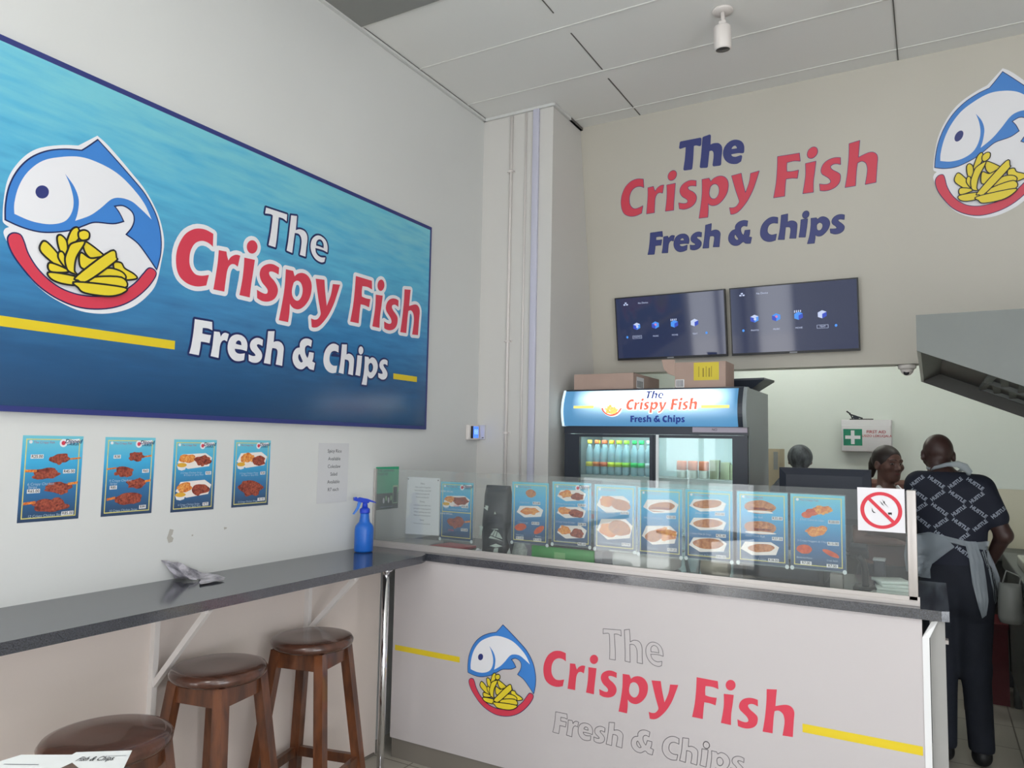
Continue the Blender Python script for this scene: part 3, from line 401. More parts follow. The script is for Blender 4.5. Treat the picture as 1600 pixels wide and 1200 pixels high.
# ================================================================== THE ROOM
XW = -2.756; ZC = 4.011; FY = -3.6; RX = 3.3; BY = 7.0; TH = math.atan(0.1628)
tile = mat('floor_tile', (178, 173, 162), 0.28)
nt = tile.node_tree; b = nt.nodes['Principled BSDF']; tc = nt.nodes.new('ShaderNodeTexCoord'); br = nt.nodes.new('ShaderNodeTexBrick')
br.offset = 0.0; br.inputs['Scale'].default_value = 1.0; br.inputs['Brick Width'].default_value = 0.4; br.inputs['Row Height'].default_value = 0.4; br.inputs['Mortar Size'].default_value = 0.004
br.inputs['Color1'].default_value = lin((180, 175, 164)); br.inputs['Color2'].default_value = lin((170, 166, 156)); br.inputs['Mortar'].default_value = lin((110, 104, 94))
nt.links.new(tc.outputs['Object'], br.inputs[0]); nt.links.new(br.outputs[0], b.inputs['Base Color'])
struct('floor', MB().box((-3.0, FY-0.2, -0.1), (RX+0.1, BY+0.1, 0), tile))
c = MB().box((XW-0.2, FY-0.2, ZC), (RX+0.1, BY+0.1, ZC+0.1), ceil_m)
struct('ceiling', c)
t = MB()
for y in (1.35, 1.9, 2.45, 3.02, 3.55, 4.10, 4.66): t.box((-1.70 if y == 1.35 else XW, y-0.007, ZC-0.004), (RX, y+0.007, ZC-0.0005), batten)
t.box((-1.728, FY, ZC-0.0025), (-1.722, 3.4, ZC-0.0004), gap_m); t.box((-1.728, 3.62, ZC-0.0025), (-1.721, 4.08, ZC-0.0004), gap_m); t.box((-1.738, 4.2, ZC-0.0025), (-1.73, 4.79, ZC-0.0004), gap_m)
t.box((-0.121, FY, ZC-0.0045), (-0.115, 4.79, ZC-0.0001), gap_m)
struct('trim_1', t)
struct('trim_2', MB().box((XW+0.01, 0.2, ZC-0.012), (-2.0, 3.00, ZC-0.002), ceil_dark))     # grey panel by the left wall
w = MB(); w.box((XW-0.2, 0.35, 0), (XW, BY, ZC), wall_white); w.box((XW-0.2, FY, 0), (XW, -3.3, ZC), wall_white); w.box((XW-0.2, -3.3, 2.7), (XW, 0.35, ZC), wall_white)
for pts in ([(1.985, 1.298), (2.003, 1.293), (1.999, 1.275), (1.993, 1.268), (2.005, 1.258), (2.0, 1.243), (1.982, 1.241), (1.974, 1.262), (1.980, 1.28)], [(2.092, 1.265), (2.1, 1.263), (2.097, 1.257), (2.091, 1.258)], [(2.255, 1.282), (2.272, 1.279), (2.27, 1.273), (2.257, 1.270)]):
    w.flat([pts], mat('chipped_plaster', (176, 172, 164), 0.9), plane_fn((XW, 0, 0), (0, 1, 0), (0, 0, 1), (1, 0, 0)))
struct('wall_left', w)
cn = MB(); cn.beam((XW+0.012, 0.35, ZC-0.012), (XW+0.012, 4.35, ZC-0.012), 0.02, 0.02, wall_white, (0, 0, 1)); cn.box((XW+0.001, 3.02, ZC-0.006), (XW+0.022, 4.35, ZC-0.001), gap_m)
cn.beam((XW, 4.342, ZC-0.012), (-2.19, 4.342, ZC-0.012), 0.016, 0.02, wall_white, (0, 0, 1)); cn.beam((-2.188, 4.34, ZC-0.012), (-2.188, 4.80, ZC-0.012), 0.016, 0.02, wall_white, (0, 0, 1)); cn.box((-2.197, 4.6, ZC-0.022), (-2.178, 4.80, ZC-0.003), gap_m)
struct('trim_3', cn)
struct('wall_column', MB().box((XW, 4.352, 0), (-2.198, 5.4, ZC), wall_col))
wr_ = MB(); wr_.box((RX, 0.2, 0), (RX+0.1, BY+0.1, ZC), wall_white); wr_.box((RX, FY-0.2, 0), (RX+0.1, -3.2, ZC), wall_white); wr_.box((RX, -3.2, 2.9), (RX+0.1, 0.2, ZC), wall_white)
struct('wall_right', wr_); wq = MB()
for y in (-3.2, -1.55, 0.14): wq.box((RX+.02, y, 0), (RX+.08, y+.06, 2.9), steel_dark)
wq.box((RX+.02, -3.14, 2.84), (RX+.08, .14, 2.9), steel_dark); struct('added_window_2', wq)  # frames of an added, unseen window opened for light from the right
struct('wall_back', MB().box((XW-0.2, BY, 0), (RX+0.1, BY+0.1, ZC), wall_kitchen))
struct('trim_4', MB().box((-2.7, BY-0.012, 0), (RX, BY-0.001, 1.40), kitchen_tile).box((-2.7, BY-0.016, 1.395), (RX, BY-0.001, 1.41), wall_kitchen))
# unseen shopfront behind the camera; windows assumed, placed for light and reflections
f = MB(); f.box((-2.0, FY-0.15, 0), (0.2, FY, ZC), wall_white); f.box((3.0, FY-0.15, 0), (RX, FY, ZC), wall_white); f.box((XW, FY-0.15, 3.65), (-2.0, FY, ZC), wall_white); f.box((0.2, FY-0.15, 3.65), (3.0, FY, ZC), wall_white)
struct('wall_front', f)
wf = MB()
for x in (-2.75, -2.07, 0.2, 1.56, 2.93): wf.box((x, FY-0.1, 0), (x+0.07, FY-0.03, 3.65), steel_dark)
for z in (0, 3.58):
    wf.box((-2.68, FY-0.1, z), (-2.07, FY-0.03, z+0.07), steel_dark); wf.box((0.27, FY-0.1, z), (2.93, FY-0.03, z+0.07), steel_dark)
struct('window_1', wf)
df = MB()
for y in (-3.3, -1.55, 0.29): df.box((XW-0.12, y, 0), (XW-0.06, y+0.06, 2.7), steel_dark)
df.box((XW-0.12, -3.3, 2.64), (XW-0.06, 0.35, 2.7), steel_dark); struct('door_1', df)
struct('trim_5', MB().box((-9, -9, -0.12), (6, FY-0.2, -0.02), mat('pavement', (150, 148, 144), 0.9)).box((-9, FY-0.2, -0.12), (-3.0, 3, -0.02), MATS['pavement']))
# sloping bulkhead that carries the shop name
ct, st_ = math.cos(TH), math.sin(TH)
SL = (ZC-2.213)/ct
def bulk(x, s, lay=0, d=0.0): return Vector((x, 4.80-s*st_-(d+0.0012*(lay+1))*ct, ZC+s*ct-(d+0.0012*(lay+1))*st_))
bk = MB()
vs = []
for x in (-2.198, RX):
    vs += [Vector((x, 4.80, ZC)), Vector((x, 4.80+SL*st_, ZC-SL*ct)), Vector((x, 4.80+SL*st_+0.14, ZC-SL*ct)), Vector((x, 4.94, ZC))]
bk.raw(vs, [(0,1,2,3),(7,6,5,4),(0,4,5,1),(1,5,6,2),(2,6,7,3),(3,7,4,0)], wall_beige)
struct('wall_bulkhead', bk)
# cladding boards under the bar counter
cl = MB()
for y0, y1 in ((0.36, 1.843), (1.862, 2.65), (2.668, 3.215)): cl.box((XW, y0, 0), (-2.64, y1, 1.048), board)
cl.box((XW, 0.36, 0), (-2.648, 3.215, 1.048), gap_m)
for y in (1.852, 2.659): cl.box((-2.64, y-0.009, 0), (-2.634, y+0.009, 1.048), white_metal)
struct('trim_6', cl)
sk = MB().box((-2.639, 0.36, 0), (-2.63, 3.2, 0.012), plinth_m); struct('baseboard_left', sk)

# ================================================================== SIGNS
# big sea-blue sign on the left wall
SX = XW+0.025
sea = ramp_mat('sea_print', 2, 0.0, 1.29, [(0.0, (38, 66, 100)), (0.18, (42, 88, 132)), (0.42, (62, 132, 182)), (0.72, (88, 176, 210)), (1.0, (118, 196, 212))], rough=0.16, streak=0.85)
sfn = plane_fn((SX, 0, 0), (0, 1, 0), (0, 0, 1), (1, 0, 0), 0.0007)
sg = thing('wall_sign', 'large glossy blue shop sign with fish logo and lettering on the left wall', 'sign', (XW, 2.2, 1.75))
p = MB(); p.box((XW+0.002, 0.70, 1.755), (SX, 3.718, 3.04), navy); p.build('sign_border', sg)
p = MB(); p.flat([rect(0.722, 1.775, 3.70, 3.018)], sea, sfn, 0); p.build('printed_sheet', sg)
p = MB(); letters(p, 'TO', navy_dark, sfn, lay=1); letters(p, 'TH', white, sfn, lay=2); letters(p, 'FO', navy_dark, sfn, lay=1); letters(p, 'FC', white, sfn, lay=2)
letters(p, 'CO', white, sfn, lay=1); letters(p, 'CF', red, sfn, lay=2); p.build('lettering', sg)
p = MB(); logo(p, sfn, line=0.005); p.build('fish_logo', sg)
p = MB(); p.flat([rect(0.80, 2.042, 1.942, 2.078)], yellow, sfn, 1); p.build('yellow_stripe', sg); p = MB(); p.flat([rect(3.378, 2.042, 3.606, 2.075)], yellow, sfn, 1); p.build('yellow_stripe', sg)
# lettering and logo stuck on the bulkhead
bg_ = MB(); letters(bg_, 'TO', navy, bulk, PLACE['TH_b'], 0)
letters(bg_, 'FC', navy_dark, bulk, PLACE['FC_b'], 0, 0.003); letters(bg_, 'FC', navy, bulk, PLACE['FC_b'], 1)
letters(bg_, 'CF', navy, bulk, PLACE['CF_b'], 0, 0.003); letters(bg_, 'CF', red, bulk, PLACE['CF_b'], 1)
bg_.build('shop_name_lettering', label='navy and red shop name lettering on the sloping wall above the screens', category='lettering', loc=(-1.1, 4.9, 3.3))
lb = MB(); logo(lb, bulk, PLACE['L_b'], line=0.004); lb.build('fish_logo', label='blue fish and fries logo high on the sloping wall above the extractor hood', category='logo', loc=(0.3, 4.9, 3.4))

# ================================================================== COUNTERS
# L-shaped granite worktop
wt = MB()
gm = granite
z0, z1 = 1.052, 1.09
def slab(mb, poly, za, zb, m):
    n = len(poly); vs = [(x, y, za) for x, y in poly]+[(x, y, zb) for x, y in poly]
    tr = tessellate_polygon([[Vector((x, y, 0)) for x, y in poly]])
    fs = [tuple(k+n for k in t_) for t_ in tr]+[tuple(reversed(t_)) for t_ in tr]+[(i, (i+1) % n, (i+1) % n+n, i+n) for i in range(n)]
    mb.raw(vs, fs, m)
slab(wt, [(XW, 0.40), (-2.30, 0.40), (-2.30, 3.13), (-2.32, 3.185), (-2.345, 3.205), (0.02, 3.205), (0.045, 3.215), (0.045, 3.90), (XW, 3.90)], z0, z1, granite)
wt.build('worktop', label='long dark granite worktop, bar ledge and serving counter in one L', category='worktop', loc=(-2.3, 3.2, 1.05))
# serving counter body
sc = thing('serving_counter', 'white fronted serving counter with printed fish logo and red shop name', 'counter', (-1.3, 3.3, 0))
p = MB(); p.box((-2.548, 3.222, 0.105), (-0.045, 3.245, 1.052), panel_white); p.build('front_panel', sc)
p = MB(); p.box((-2.545, 3.235, 0.0), (-0.045, 3.25, 0.105), plinth_m); p.build('plinth', sc)
p = MB(); p.box((-0.02, 3.25, 0.0), (0.030, 3.85, 1.05), panel_grey); p.box((0.030, 3.40, .93), (0.042, 3.44, .945), alu); p.build('end_panel', sc)
p = MB(); p.box((-2.545, 3.24, 0.02), (-2.52, 3.85, 1.05), panel_grey); p.build('side_panel', sc)
p = MB()   # bright edge strip with a mitred top
p.raw([(-0.045, 3.218, 0.0), (-.022, 3.218, 0.0), (-.022, 3.218, 0.983), (-0.045, 3.218, 0.983), (-0.045, 3.25, 0.0), (-.022, 3.25, 0.0), (-.022, 3.25, 0.983), (-0.045, 3.25, 0.983), (-0.014, 3.222, 1.045), (0.008, 3.25, 1.045)],
      [(0,1,2,3),(1,5,6,2),(4,0,3,7),(5,4,7,6),(3,2,9,8),(2,6,9),(3,8,7),(6,7,8,9)], mat('edge_white', (226, 226, 226), 0.4)); p.build('edge_strip', sc)
cfn = plane_fn((0, 3.222, 0), (1, 0, 0), (0, 0, 1), (0, -1, 0), 0.0005)
p = MB(); letters(p, 'CF', red, cfn, PLACE['CF_c'], 1); 
letters(p, 'TH', grey_line, cfn, PLACE['TH_c'], 1, 0.0016, True)
letters(p, 'FC', grey_line, cfn, PLACE['FC_c'], 1, 0.0016, True); p.build('lettering', sc)
p = MB(); logo(p, cfn, PLACE['L_c'], backing=False, line=0.003); p.build('fish_logo', sc)
p = MB(); p.flat([rect(-2.532, 0.560, -2.114, 0.588)], yellow, cfn, 1); p.build('yellow_stripe', sc); p = MB(); p.flat([rect(-0.472, 0.553, -0.052, 0.586)], yellow, cfn, 1); p.build('yellow_stripe', sc)
# chrome post
ps = thing('support_post', 'slim chrome post under the corner of the granite worktop', 'post', (-2.335, 2.885, 0))
MB().tube([(-2.335, 2.885, 0.01), (-2.335, 2.885, 1.05)], 0.0175, chrome, 20).build('post', ps)
MB().lathe((-2.335, 2.885, 0), [(0.03, 0), (0.03, 0.008), (0.018, 0.012)], chrome, 20).build('foot_flange', ps); MB().lathe((-2.335, 2.885, 1.04), [(0.018, 0), (0.03, 0.004), (0.03, 0.0115)], chrome, 20).build('top_flange', ps)
# bar brackets
for i, (y, za, lb_) in enumerate(((1.853, 0.72, 'white angled bracket holding up the bar ledge, behind the middle stool'), (2.66, 0.76, 'white angled bracket holding up the bar ledge, behind the farthest stool'))):
    b_ = thing('ledge_bracket', lb_, 'bracket', (-2.63, y, za), 'brackets under the bar ledge')
    MB().beam((-2.622, y, za-0.14), (-2.622, y, 1.05), 0.022, 0.022, white_metal, (1, 0, 0)).build('upright', b_)
    MB().beam((-2.625, y+0.004, za), (-2.335, y+0.012, 1.048), 0.022, 0.02, white_metal, (0, 1, 0)).build('brace', b_)
    MB().beam((-2.622, y, 1.042), (-2.33, y, 1.042), 0.022, 0.016, white_metal, (0, 0, 1)).build('top_arm', b_)
# glass screen
gl = glass_mat('screen_glass', (0.965, 0.985, 0.98), refl=0.9, haze=0.03)
gs = thing('glass_screen', 'long low glass screen with aluminium rail along the serving counter', 'glass screen', (-1.4, 3.27, 1.09))
MB().box((-2.745, 3.267, 1.108), (-0.078, 3.273, 1.522), gl).build('glass_pane', gs, label='clear glass pane')
p = MB(); p.box((-2.745, 3.25, 1.0905), (-0.05, 3.29, 1.108), alu); p.box((-2.745, 3.255, 1.108), (-0.05, 3.264, 1.124), alu); p.build('bottom_rail', gs)
MB().rbox((-0.088, 3.255, 1.108), (-0.055, 3.285, 1.528), alu, 0.003, 2).build('end_post', gs)
p = MB(); p.box((-2.751, 3.262, 1.108), (-2.742, 3.278, 1.522), alu); p.build('wall_channel', gs)

# ================================================================== POSTERS
food = mat('print_chicken', (164, 78, 62), 0.5, rgb2=(96, 38, 32), nscale=90, detail=5)
food_f = mat('print_fries', (232, 150, 70), 0.5, rgb2=(190, 92, 44), nscale=130, detail=4)
food_b = mat('print_batter', (206, 142, 92), 0.5, rgb2=(160, 92, 58), nscale=80, detail=4)
food_t = mat('print_tray', (236, 228, 222), 0.5)
food_y = mat('print_sauce', (222, 172, 60), 0.5)
food_o = mat('print_orange', (222, 100, 52), 0.5, rgb2=(188, 70, 42), nscale=70)
border_y = mat('print_border', (216, 206, 118), 0.5)
cap_w = mat('print_caption', (176, 196, 216), 0.5)
glosspr = {}
def blob(u, v, w, h, k=14, seed=0, j=0.22, rot=0.0):
    r = random.Random(seed); out = []
    for i in range(k):
        a = 2*math.pi*i/k; q = 1-j*r.random(); x = w/2*q*math.cos(a); y = h/2*q*math.sin(a)
        out.append(((u+x*math.cos(rot)-y*math.sin(rot), v+x*math.sin(rot)+y*math.cos(rot)), False))
    return smooth_loop(out, 3)
def poster(name, label, group, fn, W_, H_, axis, zlo, items, stickers, captions, badge=True, dark=1.0, two=False, cat='poster', logo_top=True, sleeve=None, edge=(40, 64, 84)):
    """fn(u, v, lay): u from the left, v from the bottom, metres.  items in fractions from the top left"""
    key = 0
    if key not in glosspr: glosspr[key] = ramp_mat('poster_print', 2, 0.0, 0.304, [(0.0, (46, 64, 92)), (0.35, (50, 110, 160)), (0.7, (66, 172, 218)), (1.0, (116, 198, 214))], rough=0.35)
    gm_ = glosspr[key]; P = lambda x, y: (x*W_, H_*(1-y))
    mb = MB(); base = fn(W_/2, 0, -1)
    # a sheet with real thickness, then the print
    th_ = [fn(0, 0, -0.8), fn(W_, 0, -0.8), fn(W_, H_, -0.8), fn(0, H_, -0.8), fn(0, 0, 0), fn(W_, 0, 0), fn(W_, H_, 0), fn(0, H_, 0)]
    mb.raw(th_, [(3,2,1,0),(0,1,5,4),(1,2,6,5),(2,3,7,6),(3,0,4,7)], paper); mb.raw(th_[4:], [(0,1,2,3)], gm_)
    if sleeve:
        mb.flat([rect(-.003, -.006, W_+.003, H_+.004), rect(.001, .001, W_-.001, H_-.001)], mat('plastic_sleeve', (176, 198, 202), .25, alpha=.35), fn, -0.5)
    b0 = 0.055*W_; o_ = rect(b0, b0, W_-b0, H_-b0); i_ = rect(b0+0.0035, b0+0.0035, W_-b0-0.0035, H_-b0-0.0035)
    mb.flat([o_, i_], border_y, fn, 0.5)
    if two: mb.flat([rect(b0, H_*0.47, W_-b0, H_*0.485)], border_y, fn, 0.6)
    if logo_top:
        mb.flat([ell(*P(0.13, 0.075), W_*.028, W_*.028, 10)], white, fn, 0.7); put_text(mb, 'The Crispy Fish', P(0.17, 0.08)[0], P(0, 0.08)[1], 0.0115, mat('tiny_red', (170, 90, 120), .5), fn, 0.7, 0.15, 0.0, 'LEFT')
    if badge:
        mb.flat([ell(*P(0.66, 0.085), W_*.065, W_*.07, 16)], white, fn, 0.8); mb.flat([ell(*P(0.66, 0.085), W_*.035, W_*.038, 10)], red, fn, 1.1)
        mb.flat([[P(.70, .10), P(.93, .075), P(.93, .03), P(.72, .05)]], white, fn, 0.75)
        put_text(mb, 'Dipped', *P(0.825, 0.065), 0.021, navy_dark, fn, 1.2, 0.3, 0.02); put_text(mb, 'CHICKEN', *P(0.82, 0.103), 0.010, navy_dark, fn, 1.2, 0.2, 0.01)
    for k, it in enumerate(items):
        kind, x, y, w_, h_ = it[:5]; rot = it[5] if len(it) > 5 else 0.0; u, v = P(x, y); w_ *= W_; h_ *= H_; sd = hash((round(x, 3), round(y, 3), label[:9])) % 9999; sd = int(x*997+y*7919+w_*31337) % 9999
        L0 = 1.5+k*0.35
        if kind == 'tray': mb.flat([[(u-w_/2, v-h_*.1), (u-w_*.38, v+h_*.42), (u+w_*.3, v+h_*.5), (u+w_/2, v+h_*.2), (u+w_*.42, v-h_*.35), (u-w_*.2, v-h_*.5)]], food_t, fn, L0)
        elif kind == 'cup': mb.flat([[(u-w_/2, v+h_*.1), (u-w_*.35, v-h_*.4), (u, v-h_*.52), (u+w_*.35, v-h_*.4), (u+w_/2, v+h_*.1)]], white, fn, L0); mb.flat([ell(u, v+h_*.12, w_*.5, h_*.26, 14)], food_y, fn, L0+.2)
        elif kind == 'stick': mb.flat([[(u-w_/2, v-h_/2-rot), (u+w_/2, v-h_/2+rot), (u+w_/2, v+h_/2+rot), (u-w_/2, v+h_/2-rot)]], food_f, fn, L0)
        else:
            mm = {'chick': food, 'fries': food_f, 'fish': food_b, 'roll': food_b, 'orange': food_o}[kind]
            mb.flat([blob(u, v, w_, h_, 13, sd, 0.36 if kind in ('chick', 'fries') else 0.1, rot)], mm, fn, L0)
            if kind == 'roll': mb.flat([blob(u, v-h_*.12, w_*.9, h_*.22, 16, sd, 0.5)], food, fn, L0+.15); mb.flat([blob(u, v-h_*.34, w_*.95, h_*.2, 12, sd+1, 0.2)], food_t, fn, L0+.1)
            if kind in ('chick', 'fries'):
                r = random.Random(sd)
                for q in range(11):
                    a = r.uniform(0, 6.28); rr = r.uniform(.1, .38); mb.flat([blob(u+w_*rr*math.cos(a), v+h_*rr*math.sin(a), w_*.24, h_*.3, 8, sd+q, .3)], mat('print_chicken_light', (176, 90, 66), .5, rgb2=(120, 52, 42), nscale=120) if kind == 'chick' else mat('print_fries_light', (240, 176, 92), .5, rgb2=(206, 118, 60), nscale=150), fn, L0+.1+q*.02)
    for tx in captions:
        s_, x, y, sz = tx[:4]; put_text(mb, s_, *P(x, y), sz, cap_w if len(tx) < 5 else tx[4], fn, 5.2, 0.1, 0.0)
    o = mb.build(name, label=label, category=cat, group=group, loc=base)
    if sleeve:
        for cu in (.004, W_-.004):
            cb_ = MB(); cb_.raw([fn(cu+.008*math.cos(k*math.pi/6), -.002+.009*math.sin(k*math.pi/6), l_) for l_ in (3.0, 6.0) for k in range(12)], [tuple(range(12)), tuple(range(12, 24))[::-1]]+[(k, (k+1) % 12, (k+1) % 12+12, k+12) for k in range(12)], mat('clip_clear', (206, 214, 214), .2)); cb_.build('corner_clip', o)
    for s_, x, y in stickers:
        sb = MB(); u, v = P(x, y); hw = 0.0215 if len(s_) > 3 else 0.0145; off = Vector(fn(u, v, 5.2))
        q = [fn(u-hw, v-.0072, 5.0), fn(u+hw, v-.0066, 5.0), fn(u+hw, v+.0078, 5.0), fn(u-hw, v+.007, 5.0), fn(u-hw, v-.0072, 5.8), fn(u+hw, v-.0066, 5.8), fn(u+hw, v+.0078, 5.8), fn(u-hw, v+.007, 5.8)]
        sb.raw(q, [(4,5,6,7),(0,1,5,4),(1,2,6,5),(2,3,7,6),(3,0,4,7)], paper); put_text(sb, s_, u, v, 0.0145, ink, fn, 6.1, 0.0, 0.015, xs=0.95)
        so = sb.build('price_sticker', o)
    return o
def wall_fn(y0, z0): return plane_fn((XW+0.0005, y0, z0), (0, 1, 0), (0, 0, 1), (1, 0, 0), 0.0004)
def glass_fn(x0, z0, du=0.0): return plane_fn((x0, 3.2795, z0), (1, 0, 0), (0, 0, 1), (0, -1, 0), 0.0004)
GW = 'chicken menu posters on the left wall'
poster('menu_poster', 'blue chicken menu poster with four strip piles, leftmost on the left wall', GW, wall_fn(1.390, 1.371), .212, .304, 2, 1.371,
       [('chick', .62, .27, .42, .15), ('stick', .88, .27, .18, .02, .002), ('chick', .40, .45, .52, .16), ('stick', .16, .41, .18, .03), ('chick', .62, .62, .5, .17), ('stick', .86, .57, .17, .03, .002), ('chick', .52, .82, .72, .19), ('stick', .17, .78, .19, .03, .002)],
       [('R25.00', .24, .245), ('R45.00', .78, .425), ('R65.00', .22, .645), ('R85.00', .80, .925)], [('6 Crispy Chicken', .33, .565, .013), ('Strips', .2, .6, .013), ('12 Crispy Chicken Strips', .45, .935, .0125)])
poster('menu_poster', 'blue chicken menu poster with large strip piles, second on the left wall', GW, wall_fn(1.686, 1.370), .211, .304, 2, 1.370,
       [('chick', .62, .25, .40, .14), ('stick', .86, .245, .14, .02, .002), ('chick', .40, .44, .46, .17), ('stick', .15, .4, .18, .02, .002), ('chick', .64, .60, .42, .16), ('stick', .88, .57, .12, .03, .002), ('chick', .50, .80, .62, .19), ('stick', .17, .78, .16, .03, .003)],
       [('R38', .24, .25), ('R65', .82, .44), ('R85', .2, .64), ('R99', .80, .91)], [('9 Crispy Chicken', .33, .555, .013), ('Strips', .2, .59, .013), ('15 Crispy Chicken Strips', .42, .935, .0115)])
poster('menu_poster', 'blue menu poster with two chip and chicken combos, third on the left wall', GW, wall_fn(1.982, 1.365), .213, .304, 2, 1.365,
       [('tray', .5, .3, .8, .22), ('fries', .32, .27, .42, .15), ('chick', .68, .30, .44, .17), ('cup', .2, .37, .22, .12), ('tray', .5, .69, .82, .24), ('fries', .3, .67, .4, .17), ('chick', .66, .70, .46, .2), ('cup', .2, .78, .24, .12)],
       [('R55', .82, .475), ('R75', .79, .915)], [('3 Crispy Chicken Strips', .42, .465, .011), ('& Chips or Spicy Rice', .48, .495, .011), ('6 Crispy Chicken Strips', .4, .905, .011), ('& Chips or Spicy Rice', .45, .935, .011)])
poster('menu_poster', 'blue menu poster, one combo above a dark chicken pile, rightmost on the left wall', GW, wall_fn(2.289, 1.365), .213, .306, 2, 1.365,
       [('tray', .5, .3, .82, .24), ('fries', .36, .27, .42, .18), ('chick', .68, .32, .42, .18), ('cup', .2, .38, .22, .12), ('chick', .5, .73, .76, .28)],
       [('R38', .80, .505), ('R115', .79, .905)], [('2 Crispy Chicken Wings', .42, .50, .011), ('& Chips or Spicy Rice', .45, .53, .011), ('12 Crispy Chicken Wings', .42, .925, .011)])
# plain white notice on the left wall
nf = plane_fn((XW+0.0005, 2.822, 1.350), (0, 1, 0), (0, 0, 1), (1, 0, 0), 0.0006)
nn = MB(); nn.raw([nf(0, 0, -.8), nf(.225, 0, -.8), nf(.228, .312, -.8), nf(0, .312, -.8), nf(0, 0, 0), nf(.225, 0, 0), nf(.228, .312, 0), nf(0, .312, 0)], [(4,5,6,7),(0,1,5,4),(1,2,6,5),(2,3,7,6),(3,0,4,7)], mat('notice_paper', (206, 206, 208), .25))
for i, s_ in enumerate(('Spicy Rice', 'Available', 'Coleslaw', 'Salad', 'Available', 'R7 each')): put_text(nn, s_, .118, .27-.0405*i, .026, mat('notice_ink', (52, 52, 58), .5), nf, 1)
nn.build('paper_notice', label='white paper notice about spicy rice and coleslaw on the left wall', category='notice', loc=(XW, 2.93, 1.35))
# green leaflet on the wall at the glass
gf = plane_fn((XW+0.0005, 3.282, 1.285), (0, 1, 0), (0, 0, 1), (1, 0, 0), 0.0006)
gn = MB(); gn.box((XW+0.0003, 3.282, 1.285), (XW+0.0011, 3.490, 1.529), mat('leaflet_green', (56, 176, 132), .4)); gn.flat([rect(0, 0, .208, .092)], mat('leaflet_slate', (52, 66, 72), .4), gf, 1)
put_text(gn, 'THE LEARNING', .09, .222, .022, navy_dark, gf, 1); put_text(gn, 'CHARTER', .06, .202, .022, navy_dark, gf, 1)
for k in range(4): gn.flat([blob(.075+.022*k, .05+.012*(k % 2), .018, .036, 9, k)], [white, mat('leaf_pale', (150, 190, 150), .5)][k % 2], gf, 2)
gn.flat([rect(.155, .03, .2, .135)], mat('leaf_pale', (150, 190, 150), .5), gf, 2); gn.flat([rect(.16, .035, .196, .125)], MATS['leaflet_slate'], gf, 2.5); put_text(gn, 'make your voice heard', .1, .014, .012, cap_w, gf, 2)
gn.build('leaflet', label='green and slate leaflet stuck on the left wall above the bottle', category='leaflet', loc=(XW, 3.38, 1.285))
# posters behind the glass
GG = 'menu posters standing behind the glass screen'
PG = lambda lab, x0, z0, items, st, cap, **k: poster('menu_poster', lab, GG, glass_fn(x0, z0), .208, .302, 2, z0, items, st, cap, sleeve=True, **k)
PG('blue menu poster with yellow divider and two deals, beside the white price list', -2.300, 1.165,
   [('tray', .5, .33, .8, .2), ('fries', .3, .3, .42, .13), ('chick', .62, .32, .56, .17), ('cup', .18, .4, .22, .11), ('chick', .5, .70, .62, .22), ('stick', .85, .67, .16, .03, .003)],
   [('R35.00', .76, .415), ('R55.00', .76, .815)], [('SUPER SPECIAL', .2, .17, .012, white), ('SUPER SPECIAL', .2, .56, .012, white), ('4 Crispy Chicken Strips & Chips', .5, .475, .011), ('OFFER', .5, .41, .013, red), ('OFFER', .35, .84, .013, red)], two=True)
PG('blue menu poster with chip portions and two snacks, just right of black bag', -1.858, 1.183,
   [('fish', .52, .18, .3, .14), ('tray', .5, .48, .72, .2), ('fries', .5, .47, .56, .14), ('orange', .25, .745, .34, .12, .2), ('orange', .76, .765, .34, .1, .6)],
   [('R15.00', .68, .335), ('R25.00', .66, .665), ('R12.00', .24, .925), ('R15.00', .72, .93)], [('Chips Small', .35, .335, .012), ('Chips Large', .32, .665, .012), ('Fish Cake', .24, .875, .011), ('Russian', .74, .875, .011)], badge=False)
PG('blue menu poster with three chip and chicken trays behind the glass', -1.630, 1.193,
   [('tray', .5, .21, .74, .19), ('fries', .35, .19, .4, .15), ('chick', .65, .22, .4, .15), ('tray', .5, .48, .74, .19), ('fries', .33, .46, .38, .15), ('chick', .63, .49, .42, .16), ('tray', .52, .79, .76, .22), ('fries', .34, .77, .38, .17), ('chick', .66, .80, .42, .17)],
   [('R28.50', .77, .355), ('R38.50', .78, .655), ('R45.50', .78, .965)], [('2 Crispy Strips & Chips', .35, .35, .011), ('3 Crispy Strips & Chips', .35, .64, .011), ('4 Crispy Strips & Chips', .38, .945, .011)])
PG('blue menu poster with two large hake portions behind the glass', -1.405, 1.190,
   [('tray', .46, .3, .8, .28), ('fries', .32, .26, .46, .2), ('fish', .64, .30, .5, .18, -.2), ('tray', .5, .68, .86, .34), ('fries', .34, .7, .5, .24), ('fish', .62, .66, .56, .24, -.1)],
   [('R39.90', .74, .42), ('R79.90', .78, .9)], [('Hake & Chips', .34, .43, .013), ('Family Hake & Chips', .4, .9, .013)], badge=False)
PG('blue menu poster with fish roll above a hake box behind the glass', -1.187, 1.185,
   [('tray', .52, .27, .8, .22, .1), ('roll', .55, .28, .62, .15, .15), ('tray', .5, .7, .8, .3), ('fries', .62, .68, .6, .22), ('fish', .36, .72, .4, .18, .2)],
   [('R35.00', .76, .42), ('R59.00', .78, .9)], [('Fish Roll & Chips', .36, .45, .013), ('Hake Box', .34, .9, .013)], badge=False)
